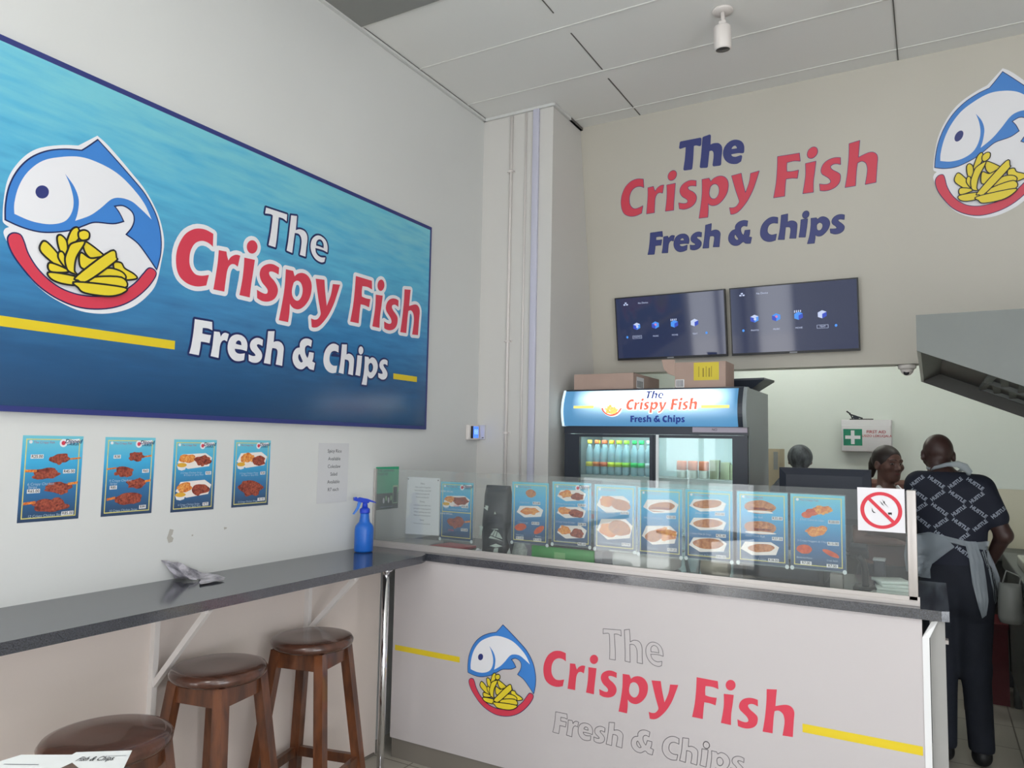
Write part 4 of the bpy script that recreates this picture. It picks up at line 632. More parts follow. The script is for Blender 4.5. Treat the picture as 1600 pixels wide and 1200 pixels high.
PG('blue menu poster with three plain hake trays behind the glass', -0.964, 1.187,
   [('tray', .48, .22, .78, .19), ('fish', .48, .20, .64, .13, .1), ('tray', .48, .49, .78, .19), ('fish', .48, .48, .64, .13, .1), ('tray', .48, .79, .8, .22), ('fish', .48, .77, .68, .16, .05)],
   [('R20.00', .74, .335), ('R25.00', .76, .645), ('R45.00', .76, .945)], [('Junior Hake', .36, .335, .012), ('1 Hake Fillet & Chips', .33, .64, .011), ('1 Large Hake & Chips', .34, .94, .011), ('EXTRA V', .8, .57, .012), ('EXTRA V', .8, .87, .012)], badge=False)
PG('blue menu poster with long rolls and a battered sausage behind the glass', -0.737, 1.190,
   [('roll', .46, .21, .64, .2), ('roll', .46, .50, .68, .2), ('tray', .45, .79, .76, .2), ('fish', .48, .78, .56, .12, .1)],
   [('R35.00', .8, .355), ('R37.00', .8, .635), ('R38.00', .72, .935)], [('Hake Roll', .4, .355, .012), ('Sweet Chilli Roll', .36, .62, .012), ('2 Spring Rolls & Chips', .34, .94, .011)], badge=False)
PG('blue menu poster with fish cakes and nuggets, nearest the crossed circle sign', -0.517, 1.190,
   [('orange', .40, .24, .26, .1), ('orange', .3, .28, .2, .09), ('fries', .6, .2, .4, .14), ('fries', .48, .49, .46, .16, .2), ('orange', .25, .745, .3, .13), ('orange', .74, .775, .34, .07, -.4)],
   [('R28.00', .8, .355), ('R15.00', .78, .645), ('R7.00', .28, .93), ('R7.00', .76, .94)], [('2 Fish Cakes & Chips', .4, .345, .011), ('5 Crispy Nuggets & Chips', .4, .63, .011), ('Battered Pattie', .25, .86, .010), ('Crab Stick', .76, .87, .010)], badge=False)
# white price list
pf = plane_fn((-2.530, 3.2795, 1.172), (1, 0, 0), (0, 0, 1), (0, -1, 0), 0.0006)
pl = MB(); pl.raw([pf(0, 0, -.8), pf(.224, .006, -.8), pf(.222, .312, -.8), pf(.004, .312, -.8), pf(0, 0, 0), pf(.224, .006, 0), pf(.222, .312, 0), pf(.004, .312, 0)], [(4,5,6,7),(3,2,1,0),(0,1,5,4),(1,2,6,5),(2,3,7,6),(3,0,4,7)], paper)
li = mat('list_ink', (96, 96, 106), .6)
for i, (s_, z) in enumerate((('Menu', .278), ('Chips small R15 large R25', .258), ('Hake and chips combo R39', .240), ('Calamari and chips R45', .222), ('Russian and chips R32', .204), ('Drinks', .180), ('Coke Fanta Sprite 300ml R12', .160), ('Juice apple orange grape R14', .142), ('Still and sparkling water R10', .124), ('Mageu and Amasi bottle R16', .106), ('Sauce', .082), ('Tartare and peri peri tub R5', .062))):
    put_text(pl, s_, .11, z, .0125 if len(s_) < 8 else .0098, li, pf, 1)
for u_ in (.01, .212): pl.flat([ell(u_, .300, .003, .004, 8)], ink, pf, 1)
pl.build('price_list', label='white paper price list behind the glass at its left end', category='notice', loc=(-2.42, 3.28, 1.172))
# no smoking sign on the front of the glass
nf2 = plane_fn((-0.261, 3.2665, 1.361), (1, 0, 0), (0, 0, 1), (0, -1, 0), 0.0008)
ns = MB(); ns.box((-0.261, 3.2655, 1.361), (-0.094, 3.267, 1.531), mat('sign_board', (222, 220, 224), .3))
rs_ = mat('ban_red', (204, 44, 62), .4)
ns.flat([ell(.084, .083, .074, .072, 48), ell(.084, .083, .060, .059, 48)], rs_, nf2, 2)
ns.flat([[(.030, .130), (.039, .139), (.138, .037), (.129, .028)]], rs_, nf2, 2.5)
for pts in ([(.088, .128), (.098, .112), (.112, .094), (.102, .104), (.094, .112)], [(.080, .120), (.088, .112), (.096, .100), (.088, .106)], [(.096, .122), (.099, .108), (.094, .112)], [(.051, .093), (.056, .078), (.066, .072), (.057, .072), (.052, .078)], [(.108, .076), (.122, .077), (.121, .066), (.116, .070), (.112, .067), (.109, .070)]):
    ns.flat([pts], ink, nf2, 1.5)
ns.build('prohibition_sign', label='white square sign with red crossed circle at the right end of the glass', category='sign', loc=(-0.178, 3.2663, 1.361))

# ================================================================== TELEVISIONS
def tv(x0, x1, label, hl):
    s1 = -(ZC-2.756)/ct; s0 = -(ZC-2.306)/ct   # along the bulkhead slope, top and bottom
    W_ = x1-x0; H_ = s1-s0
    o = thing('television', label, 'television', tuple(bulk((x0+x1)/2, s0, 0)), 'televisions on the sloping wall')
    def fr(u, v, d): return bulk(x0+u, s0+v, 0, d)
    p = MB()
    def bx(u0, v0, u1, v1, d0, d1, m):
        vs = [fr(u, v, d) for d in (d0, d1) for u, v in ((u0, v0), (u1, v0), (u1, v1), (u0, v1))]
        p.raw(vs, [(3,2,1,0),(4,5,6,7),(0,1,5,4),(1,2,6,5),(2,3,7,6),(3,0,4,7)], m)
    bx(0.08, 0.08, W_-.08, H_-.08, 0.0, 0.02, black_pl); bx(0, 0, W_, H_, 0.02, 0.05, black_pl); p.build('housing', o)
    p = MB(); scr = mat('tv_screen', (8, 10, 16), 0.06, spec=0.6, emis=(38, 46, 76), estr=1.05)
    fn = lambda u, v, lay=0: fr(u, v, 0.0505+0.0004*lay)
    p.flat([rect(.008, .016, W_-.008, H_-.008)], scr, fn, 0)
    E = lambda n, c, s_: mat(n, (20, 20, 20), .4, emis=c, estr=s_)
    eb, ew, ed = E('glow_blue', (64, 140, 230), 1.1), E('glow_white', (196, 208, 240), 1.0), E('glow_deep', (40, 70, 190), 1.0)
    q = lambda x, y: (x*W_, H_*(1-y))
    for k, x in enumerate((.20, .375, .55, .73)):
        u, v = q(x, .47); r = .026
        p.flat([[(u-r, v+r*.5), (u, v+r), (u+r, v+r*.55), (u, v+r*.1)]], [ew, eb, eb, ew][k], fn, 1); p.flat([[(u-r, v+r*.5), (u, v+r*.1), (u, v-r), (u-r, v-r*.6)]], [ed, ed, eb, ew][k], fn, 1); p.flat([[(u, v+r*.1), (u+r, v+r*.55), (u+r, v-r*.5), (u, v-r)]], [eb, eb, ed, ed][k], fn, 1)
        if k == 2: [p.flat([rect(u-r+.012*j, v+r*.8+.001*j, u-r+.006+.012*j, v+r*1.4)], ew, fn, 1) for j in range(4)]
        if k == 0: p.flat([ell(u+.004, v-.004, .009, .009, 12)], ew, fn, 2)
        if k == 1: p.flat([ell(u+.002, v+.004, .008, .008, 12)], E('glow_pink', (220, 120, 170), 1.0), fn, 2)
        u, v = q(x, .64); put_text(p, ('PHOTO', 'MUSIC', 'MOVIE', 'TEXT')[k], u, v, .015, ew, fn, 1)
        if k == hl: p.flat([rect(u-.034, v-.011, u+.034, v+.011), rect(u-.032, v-.0095, u+.032, v+.0095)], ew, fn, 1)
    for x in (.105, .83): p.flat([ell(*q(x, .635), .008, .009, 12)], eb, fn, 1)
    put_text(p, 'No Device', *q(.27, .11), .017, ew, fn, 1)
    for dx, dy in ((0, .008), (-.01, -.004), (.01, -.004)): u, v = q(.105, .11); p.flat([rect(u+dx-.007, v+dy-.005, u+dx+.007, v+dy+.004)], ew, fn, 1)
    p.build('screen', o, label='dark lit screen with four menu icons')
    p = MB(); p.flat([rect(W_*.47, .003, W_*.53, .011)], mat('badge_grey', (150, 152, 160), .4), fn, 0); p.build('maker_badge', o)
    return o
tv(-1.980, -1.188, 'left television, menu screen with the PHOTO icon outlined', 0); tv(-1.158, -0.370, 'right television, menu screen with the TEXT icon outlined', 3)

# ================================================================== COLUMN FITTINGS
YC = 4.352
def conduit(x, label, w_, d_, m, clips):
    o = thing('cable_conduit' if w_ < .03 else 'cable_trunking', label, 'conduit', (x, YC, 1.0))
    p = MB()
    if w_ < .03: p.tube([(x, YC-d_/2-.001, 0.9), (x, YC-d_/2-.001, ZC-.03)], d_/2, m, 10)
    else: p.rbox((x-w_/2, YC-d_, 0.9), (x+w_/2, YC-.0005, ZC-.02), m, .003, 2)
    p.build('run', o)
    for z in clips:
        q = MB(); q.box((x-.03, YC-.006, z-.008), (x+.03, YC-.0005, z+.008), white_metal); q.beam((x-.016, YC-.003, z), (x+.016, YC-.003, z), .012, d_+.016, white_metal)
        for s_ in (-1, 1): q.lathe((x+s_*.024, YC-.009, z), [(.004, -.001), (.004, .001)], gap_m, 8)
        q.build('clip', o)
    return o
conduit(-2.5188, 'thin white conduit with screwed clips on the corner column, nearest the left wall', .02, .020, white_metal, (3.58, 2.38, 1.75))
conduit(-2.405, 'plain thin white conduit on the corner column, middle of the three runs', .012, .012, white_metal, ())
conduit(-2.323, 'flat lavender grey trunking on the corner column, the widest run', .046, .022, mat('trunking', (196, 196, 212), .4), ())
th = thing('thermostat', 'white controller with blue lit display on the left wall beside the column', 'thermostat', (XW, 4.27, 1.70))
MB().rbox((XW+.001, 4.200, 1.697), (XW+.03, 4.338, 1.80), white_metal, .006, 3).build('case', th)
MB().box((XW+.0305, 4.222, 1.708), (XW+.0315, 4.252, 1.792), black_pl).build('button_strip', th)
q = MB(); q.box((XW+.0305, 4.255, 1.712), (XW+.0315, 4.318, 1.79), mat('lcd_blue', (30, 60, 160), .2, emis=(70, 120, 240), estr=1.6))
tf = plane_fn((XW+.032, 4.2865, 1.751), (0, 1, 0), (0, 0, 1), (1, 0, 0)); put_text(q, '88', 0, 0, .05, mat('lcd_dark', (120, 170, 250), .3, emis=(150, 190, 255), estr=1.2), tf, 0); q.build('display', th)
sw = MB(); sw.rbox((-2.745, YC-.014, 1.702), (-2.688, YC-.0005, 1.802), mat('plate_lavender', (198, 198, 210), .35), .004, 2); sw.box((-2.708, YC-.015, 1.712), (-2.694, YC-.0138, 1.717), ink)
sw.build('wall_plate', label='pale blank switch plate on the corner column beside the lit controller', category='wall plate', loc=(-2.716, YC, 1.702))

# ================================================================== CEILING SPOTS
def spot(x, y, label):
    o = thing('ceiling_spotlight', label, 'spotlight', (x, y, ZC), 'ceiling spotlights')
    MB().lathe((x, y, ZC-.0145), [(.018, 0), (.052, .002), (.055, .008), (.055, .0125)], white_metal, 24).build('mounting_plate', o)
    q = MB(); q.tube([(x, y, ZC-.014), (x, y+.004, ZC-.06), (x+.005, y+.002, ZC-.085)], .011, white_metal, 10); q.rbox((x-.02, y-.016, ZC-.10), (x+.02, y+.016, ZC-.062), white_metal, .006, 2); q.build('arm', o)
    rot = Matrix.Rotation(math.radians(7), 4, 'X')
    q = MB(); q.lathe((x, y, ZC-.20), [(.040, -.02), (.044, -.015), (.045, .04), (.045, .098), (.040, .104), (.012, .106)], white_metal, 26, mx=rot); q.build('lamp_body', o)
    q = MB(); q.lathe((x, y, ZC-.221), [(.036, 0), (.036, .004)], mat('lens_dark', (60, 58, 56), .2), 20, mx=rot); q.build('lens', o, label='dark unlit lens')
spot(-0.915, 3.80, 'white cylindrical spotlight hanging from the ceiling in front of the screens')
spot(-0.118, 3.69, 'white ceiling spotlight cut off by the top edge of the photo')

# ================================================================== DRINKS FRIDGE
FX0, FX1, FY0, FY1, FT = -2.132, -0.935, 4.46, 5.075, 2.035
fr_ = thing('drinks_fridge', 'tall two door drinks fridge with lit shop name header', 'fridge', (-1.53, 4.75, 0))
side = mat('fridge_side_grey', (142, 150, 152), .35); fdark = mat('fridge_dark', (44, 50, 60), .35); inner = mat('fridge_liner', (225, 232, 232), .4)
p = MB(); p.box((FX0, FY0+.03, .10), (FX0+.03, FY1, FT), side); p.box((FX1-.03, FY0+.03, .10), (FX1, FY1, FT), side); p.box((FX0+.03, FY1-.03, .10), (FX1-.03, FY1, FT), inner)
p.box((FX0+.03, FY0+.03, .10), (FX1-.03, FY1-.03, .30), fdark); p.box((FX0+.03, FY0+.05, FT-.24), (FX1-.03, FY1-.03, FT), side); p.build('cabinet', fr_)
p = MB(); p.box((FX0, FY0+.01, 0.06), (FX1, FY0+.03, .30), fdark); [p.box((x, y, 0), (x+.05, y+.05, .10), fdark) for x in (FX0+.03, FX1-.08) for y in (FY0+.05, FY1-.1)]; p.build('base_grille', fr_)
p = MB(); p.box((FX0, FY0-.005, 1.752), (FX1, FY0+.03, 1.802), fdark); p.box((-1.265, FY0-.009, 1.768), (FX1-.004, FY0-.0055, 1.800), mat('label_strip', (170, 160, 172), .4)); put_text(p, 'NO', -1.13, 0, .02, ink, lambda u, v, l=0: Vector((u, FY0-.0100, 1.784+v)), 0); p.build('header_rail', fr_)
def hc(x, z, lay=0):       # curved header face
    t = (z-1.802)/(2.037-1.802); bul = .045*math.sin(math.pi*max(0, min(1, t*.82+.1)))-.02*t
    return Vector((x, FY0-.012-bul-.0009*(lay+1), z))
hl = bpy.data.materials.new('lightbox_print'); hl.use_nodes = True; nt = hl.node_tree; b = nt.nodes['Principled BSDF']; b.inputs['Roughness'].default_value = .3
tc = nt.nodes.new('ShaderNodeTexCoord'); sx = nt.nodes.new('ShaderNodeSeparateXYZ'); nt.links.new(tc.outputs['Object'], sx.inputs[0])
# tube glow put into the print colour and emission: bright band high mid-box
def mth(op, a, c_=None):
    m_ = nt.nodes.new('ShaderNodeMath'); m_.operation = op
    for i, v in enumerate((a, c_)):
        if v is None: continue
        if isinstance(v, (int, float)): m_.inputs[i].default_value = v
        else: nt.links.new(v, m_.inputs[i])
    return m_.outputs[0]
xx = mth('ABSOLUTE', sx.outputs[0]); xx = mth('SUBTRACT', 1.0, mth('POWER', mth('DIVIDE', xx, .53), 4.0)); zz = mth('SUBTRACT', sx.outputs[2], 1.982); zz = mth('MULTIPLY', mth('MULTIPLY', zz, zz), -150.0); zz = mth('EXPONENT', zz)
gw = mth('MULTIPLY', mth('MAXIMUM', xx, 0.0), zz)
rp = nt.nodes.new('ShaderNodeValToRGB'); nt.links.new(gw, rp.inputs[0]); rp.color_ramp.elements[0].color = lin((88, 146, 190)); rp.color_ramp.elements[1].color = lin((250, 253, 255)); rp.color_ramp.elements[1].position = .85
e_ = rp.color_ramp.elements.new(.4); e_.color = lin((176, 216, 238))
nt.links.new(rp.outputs[0], b.inputs['Base Color']); nt.links.new(rp.outputs[0], b.inputs['Emission Color']); nt.links.new(mth('ADD', mth('MULTIPLY', gw, 0.9), 0.42), b.inputs['Emission Strength'])
p = MB(); NX, NZ = 24, 12; vs = [hc(FX0+.012+(FX1-.05-FX0-.012)*i/NX, 1.802+.231*j/NZ) for j in range(NZ+1) for i in range(NX+1)]
p.raw(vs, [(j*(NX+1)+i, j*(NX+1)+i+1, (j+1)*(NX+1)+i+1, (j+1)*(NX+1)+i) for j in range(NZ) for i in range(NX)], hl, True)
p.raw([(FX0+.012, FY0+.03, 1.802), (FX1-.05, FY0+.03, 1.802), (FX1-.05, FY0+.03, 2.033), (FX0+.012, FY0+.03, 2.033)], [(0,1,2,3)], side); hdr = p.build('lightbox_face', fr_, label='glowing blue header panel')
p = MB()
cap = [(z, hc(0, z).y) for z in [1.800+.239*i/12 for i in range(13)]]
def endcap(x0, x1, m, ex):
    n = len(cap); vs = []
    for x in (x0, x1): vs += [Vector((x, y-ex, z)) for z, y in cap]+[Vector((x, FY0+.035, 2.039)), Vector((x, FY0+.035, 1.80))]
    k = n+2; p.raw(vs, [tuple(range(k))[::-1], tuple(range(k, 2*k))]+[(i, (i+1) % k, (i+1) % k+k, i+k) for i in range(k)], m)
endcap(FX0-.004, FX0+.012, mat('cap_white', (236, 246, 250), .3, emis=(210, 235, 245), estr=.55), .004); p.build('header_end_cap', fr_, label='pale lit end cap')
p = MB(); endcap(FX1-.05, FX1-.022, fdark, .006); endcap(FX1-.022, FX1, side, .004); p.build('header_end_cap', fr_, label='dark blue end cap')
p = MB(); p.box((FX0+.012, hc(0, 2.035).y-.004, 2.034), (FX1-.02, FY0+.035, 2.042), fdark); p.build('header_top', fr_)
p = MB(); SCL = .268
An = [[SCL, 0], [0, SCL*.98], [-1.678-1.925*SCL, 1.930-2.42*SCL*.98]]
hr = mat('lightbox_red', (230, 112, 88), .4, emis=(234, 120, 96), estr=.5); hn = mat('lightbox_navy', (40, 62, 140), .4, emis=(40, 62, 140), estr=.35); hw = mat('lightbox_white', (245, 248, 252), .4, emis=(245, 248, 252), estr=1.0); hy = mat('lightbox_yellow', (232, 214, 110), .4, emis=(236, 220, 130), estr=.7)
hf = lambda u, v, lay=0: hc(u, v, lay)
letters(p, 'CO', hw, hf, An, .5); letters(p, 'CF', hr, hf, An, 1.5); letters(p, 'TH', hn, hf, An, 1.5); letters(p, 'FC', hn, hf, An, 1.5); p.build('lettering', hdr)
p = MB(); Al = [[.25, 0], [0, .25], [-1.853-1.261*.25, 1.862-2.137*.25]]
for ls in glyphs('LW', Al): p.flat(ls[:1], hw, hf, .5)
for ls in glyphs('LR', Al): p.flat(ls, hr, hf, 1.5)
for i, ls in enumerate(glyphs('LF', Al)): p.flat([offset(ls[0], .0012)], mat('lightbox_line', (150, 130, 40), .4, emis=(150, 130, 40), estr=.4), hf, 1.5+i*.2); p.flat([ls[0]], hy, hf, 1.6+i*.2)
p.build('fish_logo', hdr)
p = MB(); p.flat([rect(-2.046, 1.917, -1.902, 1.934)], hy, hf, 1); p.build('yellow_stripe', hdr); p = MB(); p.flat([rect(-1.201, 1.913, -1.033, 1.931)], hy, hf, 1); p.build('yellow_stripe', hdr)
fg = glass_mat('fridge_glass', (.90, .97, .97), refl=1.0, haze=.03)
for k, (a, b2, la) in enumerate(((FX0+.004, -1.515, 'left'), (-1.512, FX1-.004, 'right'))):
    d = MB(); m_ = fdark
    d.box((a, FY0-.004, .31), (a+(.105 if k == 0 else .022), FY0+.028, 1.75), fdark); d.box((b2-(.024 if k == 0 else .088), FY0-.004, .31), (b2, FY0+.028, 1.75), fdark)
    d.box((a, FY0-.003, .31), (b2, FY0+.027, .36), fdark); d.box((a, FY0-.003, 1.732), (b2, FY0+.027, 1.75), fdark)
    do = d.build('door', fr_, label=la+' sliding glass door')
    g_ = MB(); g_.box((a+.03, FY0+.010, .36), (b2-.03, FY0+.014, 1.732), fg); g_.build('door_glass', do)
p = MB(); p.box((-1.495, FY0-.012, .33), (-1.478, FY0-.0045, 1.75), mat('bright_trim', (236, 240, 240), .3)); p.build('door_edge_trim', fr_)
for z in (1.468, 1.12, .78, .46):
    p = MB()
    for k in range(40): p.box((FX0+.04+k*.0278, FY0+.06, z), (FX0+.046+k*.0278, FY1-.04, z+.006), white_metal)
    p.box((FX0+.035, FY0+.052, z-.022), (FX1-.035, FY0+.062, z+.012), white_metal); p.build('shelf', fr_)
p = MB(); p.box((FX0+.035, FY0+.06, 1.762), (FX1-.035, FY0+.09, 1.79), mat('fridge_tube', (250, 255, 255), .4, emis=(225, 250, 250), estr=20)); p.build('light_tube', fr_)
p = MB(); p.box((FX1-.05, FY0+.035, .5), (FX1-.032, FY0+.055, 1.72), MATS['fridge_tube']); p.build('light_tube', fr_)  # upright tube added to whiten the right half of the fridge
# bottles
def bottle(x, y, z, capc, labc, name, sc=1.0):
    o = thing('drink_bottle', name, 'bottle', (x, y, z), 'drink bottles in the left half of the fridge')
    bm_ = mat('bottle_clear', (176, 204, 214), .08, spec=.6, alpha=.6)
    MB().lathe((x, y, z), [(.018, 0), (.0235, .006), (.025, .03), (.0235, .07), (.025, .12), (.022, .16), (.012, .19), (.0115, .205)], bm_, 14).build('body', o)
    MB().lathe((x, y, z), [(.0254, .055), (.0254, .085)], mat('label_%d_%d_%d' % labc, labc, .5), 14).build('label_band', o)
    MB().lathe((x, y, z), [(.0145, .2055), (.0155, .21), (.0155, .228), (.012, .231)], mat('cap_%d_%d_%d' % capc, capc, .4), 14).build('cap', o)
cc = [((226, 206, 70), 'yellow'), ((222, 120, 60), 'orange'), ((224, 110, 70), 'coral'), ((214, 220, 50), 'lemon'), ((190, 212, 50), 'yellow-green'), ((150, 210, 60), 'lime'), ((20, 190, 90), 'green'), ((40, 200, 110), 'bright green'), ((190, 210, 210), 'clear')]
for i in range(9):
    x = -2.005+i*.052+(.006 if i == 6 else 0); c_, nm = cc[i]
    bottle(x, FY0+.13, 1.482, c_, c_, 'small bottle with %s cap, number %s from the left in the front fridge row' % (nm, ('one', 'two', 'three', 'four', 'five', 'six', 'seven', 'eight', 'nine')[i]))
for i in range(8): bottle(-1.980+i*.052, FY0+.22, 1.482, cc[i][0], cc[i][0], 'small %s capped bottle standing in the second fridge row' % cc[i][1])
for i in range(6): bottle(-1.99+i*.075, FY0+.12, 1.134, (200, 40, 40), (200, 60, 50), 'red capped bottle on the second fridge shelf, %s in its row' % ('leftmost', 'second from left', 'third from left', 'fourth from left', 'fifth from left', 'rightmost')[i])
tubm = mat('tub_orange', (206, 112, 76), .5, alpha=1); tubg = mat('carton_olive', (140, 140, 112), .5)
for i, x in enumerate((-1.375, -1.305, -1.235)):
    o = thing('juice_tub', 'orange tub on the right fridge shelf, %s of three' % ('leftmost', 'middle', 'rightmost')[i], 'tub', (x, FY0+.14, 1.482), 'orange tubs in the right half of the fridge')
    MB().lathe((x, FY0+.14, 1.482), [(.028, 0), (.031, .004), (.031, .045), (.028, .05)], mat('tub_base', (206, 204, 196), .5), 16).build('base', o)
    MB().lathe((x, FY0+.14, 1.5325), [(.030, 0), (.032, .004), (.032, .05), (.028, .058)], tubm, 16).build('top', o)
for i, x in enumerate((-1.165, -1.10, -1.04)):
    MB().rbox((x-.028, FY0+.11, 1.482), (x+.028, FY0+.17, 1.60-.012*i), tubg, .004, 2).build('drink_carton', label='olive carton on the right fridge shelf, %s of three' % ('leftmost', 'middle', 'rightmost')[i], category='carton', group='cartons in the right half of the fridge', loc=(x, FY0+.14, 1.482))
# cartons on top of the fridge
cbm = mat('cardboard', (176, 152, 140), .8, noise=.04, nscale=6); cbs = mat('cardboard_shade', (128, 118, 122), .8)
def carton(name, lo, hi, label, extra):
    o = thing(name, label, 'box', ((lo[0]+hi[0])/2, (lo[1]+hi[1])/2, lo[2]))
    MB().box(lo, hi, cbm).build('box_body', o); extra(o, lo, hi); return o
def ex1(o, lo, hi):
    q = MB(); x1 = hi[0]; y0 = lo[1]; q.box((x1+.0003, y0+.06, lo[2]+.012), (x1+.0012, y0+.20, hi[2]-.02), paper)
    for k in range(5): q.box((x1+.0012, y0+.075+k*.022, lo[2]+.02), (x1+.0016, y0+.085+k*.022, hi[2]-.045), ink)
    q.build('shipping_label', o)
    q = MB(); q.box((lo[0], (lo[1]+hi[1])/2-.002, hi[2]+.0003), (hi[0], (lo[1]+hi[1])/2+.002, hi[2]+.0008), gap_m); q.build('flap_seam', o)
carton('cardboard_box', (-2.085, 4.50, 2.0425), (-1.665, 5.02, 2.150), 'low brown cardboard box with a torn label lying on the fridge, left one', ex1)
def ex2(o, lo, hi):
    q = MB(); y = lo[1]; q.box((-1.270, y-.0012, 2.090), (-1.115, y-.0003, 2.200), mat('sticker_yellow', (216, 196, 56), .5))
    f3 = plane_fn((-1.19, y-.0013, 2.145), (1, 0, 0), (0, 0, 1), (0, -1, 0), .0003)
    im = mat('sticker_ink', (150, 130, 40), .5)
    for k, x in enumerate((-.05, -.025, -.005, .012, .028)): q.flat([rect(x, -.035, x+.008 if k % 2 else x+.004, .03-.01*(k % 2))], im, f3, 0)
    q.build('sticker', o, label='yellow sticker')
    q = MB(); q.box((-1.385, y-.0012, 2.048), (-1.33, y-.0003, 2.098), paper); [q.box((-1.378+k*.009, y-.0016, 2.052), (-1.374+k*.009, y-.0012, 2.094), ink) for k in range(5)]; q.build('barcode_label', o)
    q = MB(); q.raw([(-1.47, y-.02, 2.225), (-1.391, y, 2.225), (-1.391, y, 2.12), (-1.43, y-.01, 2.135), (-1.455, y-.02, 2.165), (-1.47, y-.017, 2.225), (-1.391, y+.003, 2.225), (-1.391, y+.003, 2.12), (-1.43, y-.007, 2.135), (-1.455, y-.017, 2.165)], [(0,4,3,2,1),(5,6,7,8,9),(0,1,6,5),(1,2,7,6),(2,3,8,7),(3,4,9,8),(4,0,5,9)], cbm); q.build('flap', o)
carton('cardboard_box', (-1.390, 4.50, 2.0425), (-1.075, 4.72, 2.205), 'taller brown cardboard box with a yellow sticker standing on the fridge, right one', ex2)
q = MB(); pts = [(-1.13, 4.80, 2.043), (-1.0, 4.80, 2.043), (-0.985, 4.99, 2.043), (-1.13, 4.99, 2.043)]; up = [(-1.19, 4.76, 2.105), (-.90, 4.76, 2.108), (-.885, 5.03, 2.112), (-1.19, 5.03, 2.108)]
q.raw(pts+up, [(3,2,1,0),(0,1,5,4),(1,2,6,5),(2,3,7,6),(3,0,4,7)], fdark); q.raw([tuple(Vector(a)+Vector((0, 0, .012))) for a in up]+up, [(0,1,5,4),(1,2,6,5),(2,3,7,6),(3,0,4,7),(3,2,1,0)], fdark)
for x in (-1.14, -1.07): q.box((x, 4.90, 2.11), (x+.012, 4.915, 2.125), white)
q.build('crate', label='flared dark plastic crate on the right rear of the fridge top', category='crate', loc=(-1.05, 4.9, 2.0425))

# ================================================================== STOOLS
def stool():
    o = thing('bar_stool', 'round dark brown wooden bar stool nearest the serving counter', 'stool', (0, 0, 0), 'wooden bar stools along the bar ledge')
    MB().lathe((0, 0, .770), [(.145, 0), (.168, .004), (.177, .016), (.178, .028), (.170, .040), (.150, .0455), (.08, .044), (0.002, .043)], wood_seat, 48).build('seat', o)
    T_, B_ = .105, .185
    for sx_, sy_ in ((-1, -1), (1, -1), (1, 1), (-1, 1)):
        q = MB(); a = Vector((sx_*T_, sy_*T_, .770)); b_ = Vector((sx_*B_, sy_*B_, 0)); q.beam(b_, a, .042, .042, wood, (0, 1, 0)); q.build('leg', o)
    def rails(z, h, nm, th_, inset=0):
        k = T_+(B_-T_)*(1-z/.770)
        for A, Bp_ in (((-k, -k), (k, -k)), ((k, -k), (k, k)), ((k, k), (-k, k)), ((-k, k), (-k, -k))):
            d = (Vector(Bp_)-Vector(A)).normalized()*.018; q = MB(); q.beam((A[0]+d.x, A[1]+d.y, z), (Bp_[0]-d.x, Bp_[1]-d.y, z), h, th_, wood, (0, 0, 1)) if False else q.beam((A[0]+d.x, A[1]+d.y, z), (Bp_[0]-d.x, Bp_[1]-d.y, z), th_, h, wood, (0, 0, 1)); q.build(nm, o)
    rails(.733, .068, 'apron_rail', .02); rails(.245, .042, 'stretcher', .022)
    return o
s0 = stool(); s0.location = (-2.400, 2.468, 0); s0.rotation_euler = (0, 0, math.radians(13))
copy_tree(s0, (-2.388, 1.965, 0), 'round brown wooden bar stool in the middle of the three', math.radians(10))
copy_tree(s0, (-2.105, 1.350, 0), 'wooden bar stool nearest the camera, its legs mostly below the picture', math.radians(22))

# ================================================================== THINGS ON THE BAR LEDGE
bl = mat('bottle_blue', (28, 98, 190), .3, spec=.5); bl2 = mat('trigger_blue', (30, 62, 186), .3)
sb = thing('spray_bottle', 'blue plastic spray bottle with trigger on the bar ledge', 'spray bottle', (-2.632, 3.055, 1.09))
MB().lathe((-2.632, 3.055, 1.09), [(.036, 0), (.048, .004), (.050, .012), (.050, .118), (.047, .136), (.036, .150), (.029, .158), (.025, .18), (.0235, .2), (.0225, .204)], bl, 32).build('bottle_body', sb)
MB().lathe((-2.632, 3.055, 1.294), [(.026, 0), (.027, .003), (.027, .022), (.020, .027), (.015, .03)], bl2, 24).build('collar', sb)
q = MB(); cx, cy, cz = -2.632, 3.055, 1.324; hd = Vector((-.45, -.9, 0)).normalized()*.0+Vector((-0.50, -0.866, 0)); rt = Vector((hd.y, -hd.x, 0))
def lp(f, u, w_=0): return Vector((cx, cy, cz))+hd*f+Vector((0, 0, u))+rt*w_
def ext(poly, hw, m):
    n = len(poly); vs = [lp(f, u, -hw) for f, u in poly]+[lp(f, u, hw) for f, u in poly]; q.raw(vs, [tuple(range(n)), tuple(range(n, 2*n))[::-1]]+[(i, i+n, (i+1) % n+n, (i+1) % n) for i in range(n)], m)
q.tube([lp(0, -.002), lp(0, .03)], .015, bl2, 14, rs=[.016, .012])
ext([(-.016, .022), (.02, .026), (.05, .034), (.052, .046), (.03, .054), (-.01, .046), (-.055, .028), (-.058, .022), (-.02, .03)], .012, bl2); ext([(.045, .034), (.062, .037), (.064, .054), (.048, .056)], .009, bl2); q.build('spray_head', sb)
q = MB(); ext([(.022, .028), (.038, .032), (.045, .0), (.066, -.034), (.060, -.036), (.034, -.006)], .006, mat('trigger_pale', (62, 120, 210), .3)); q.build('trigger', sb)
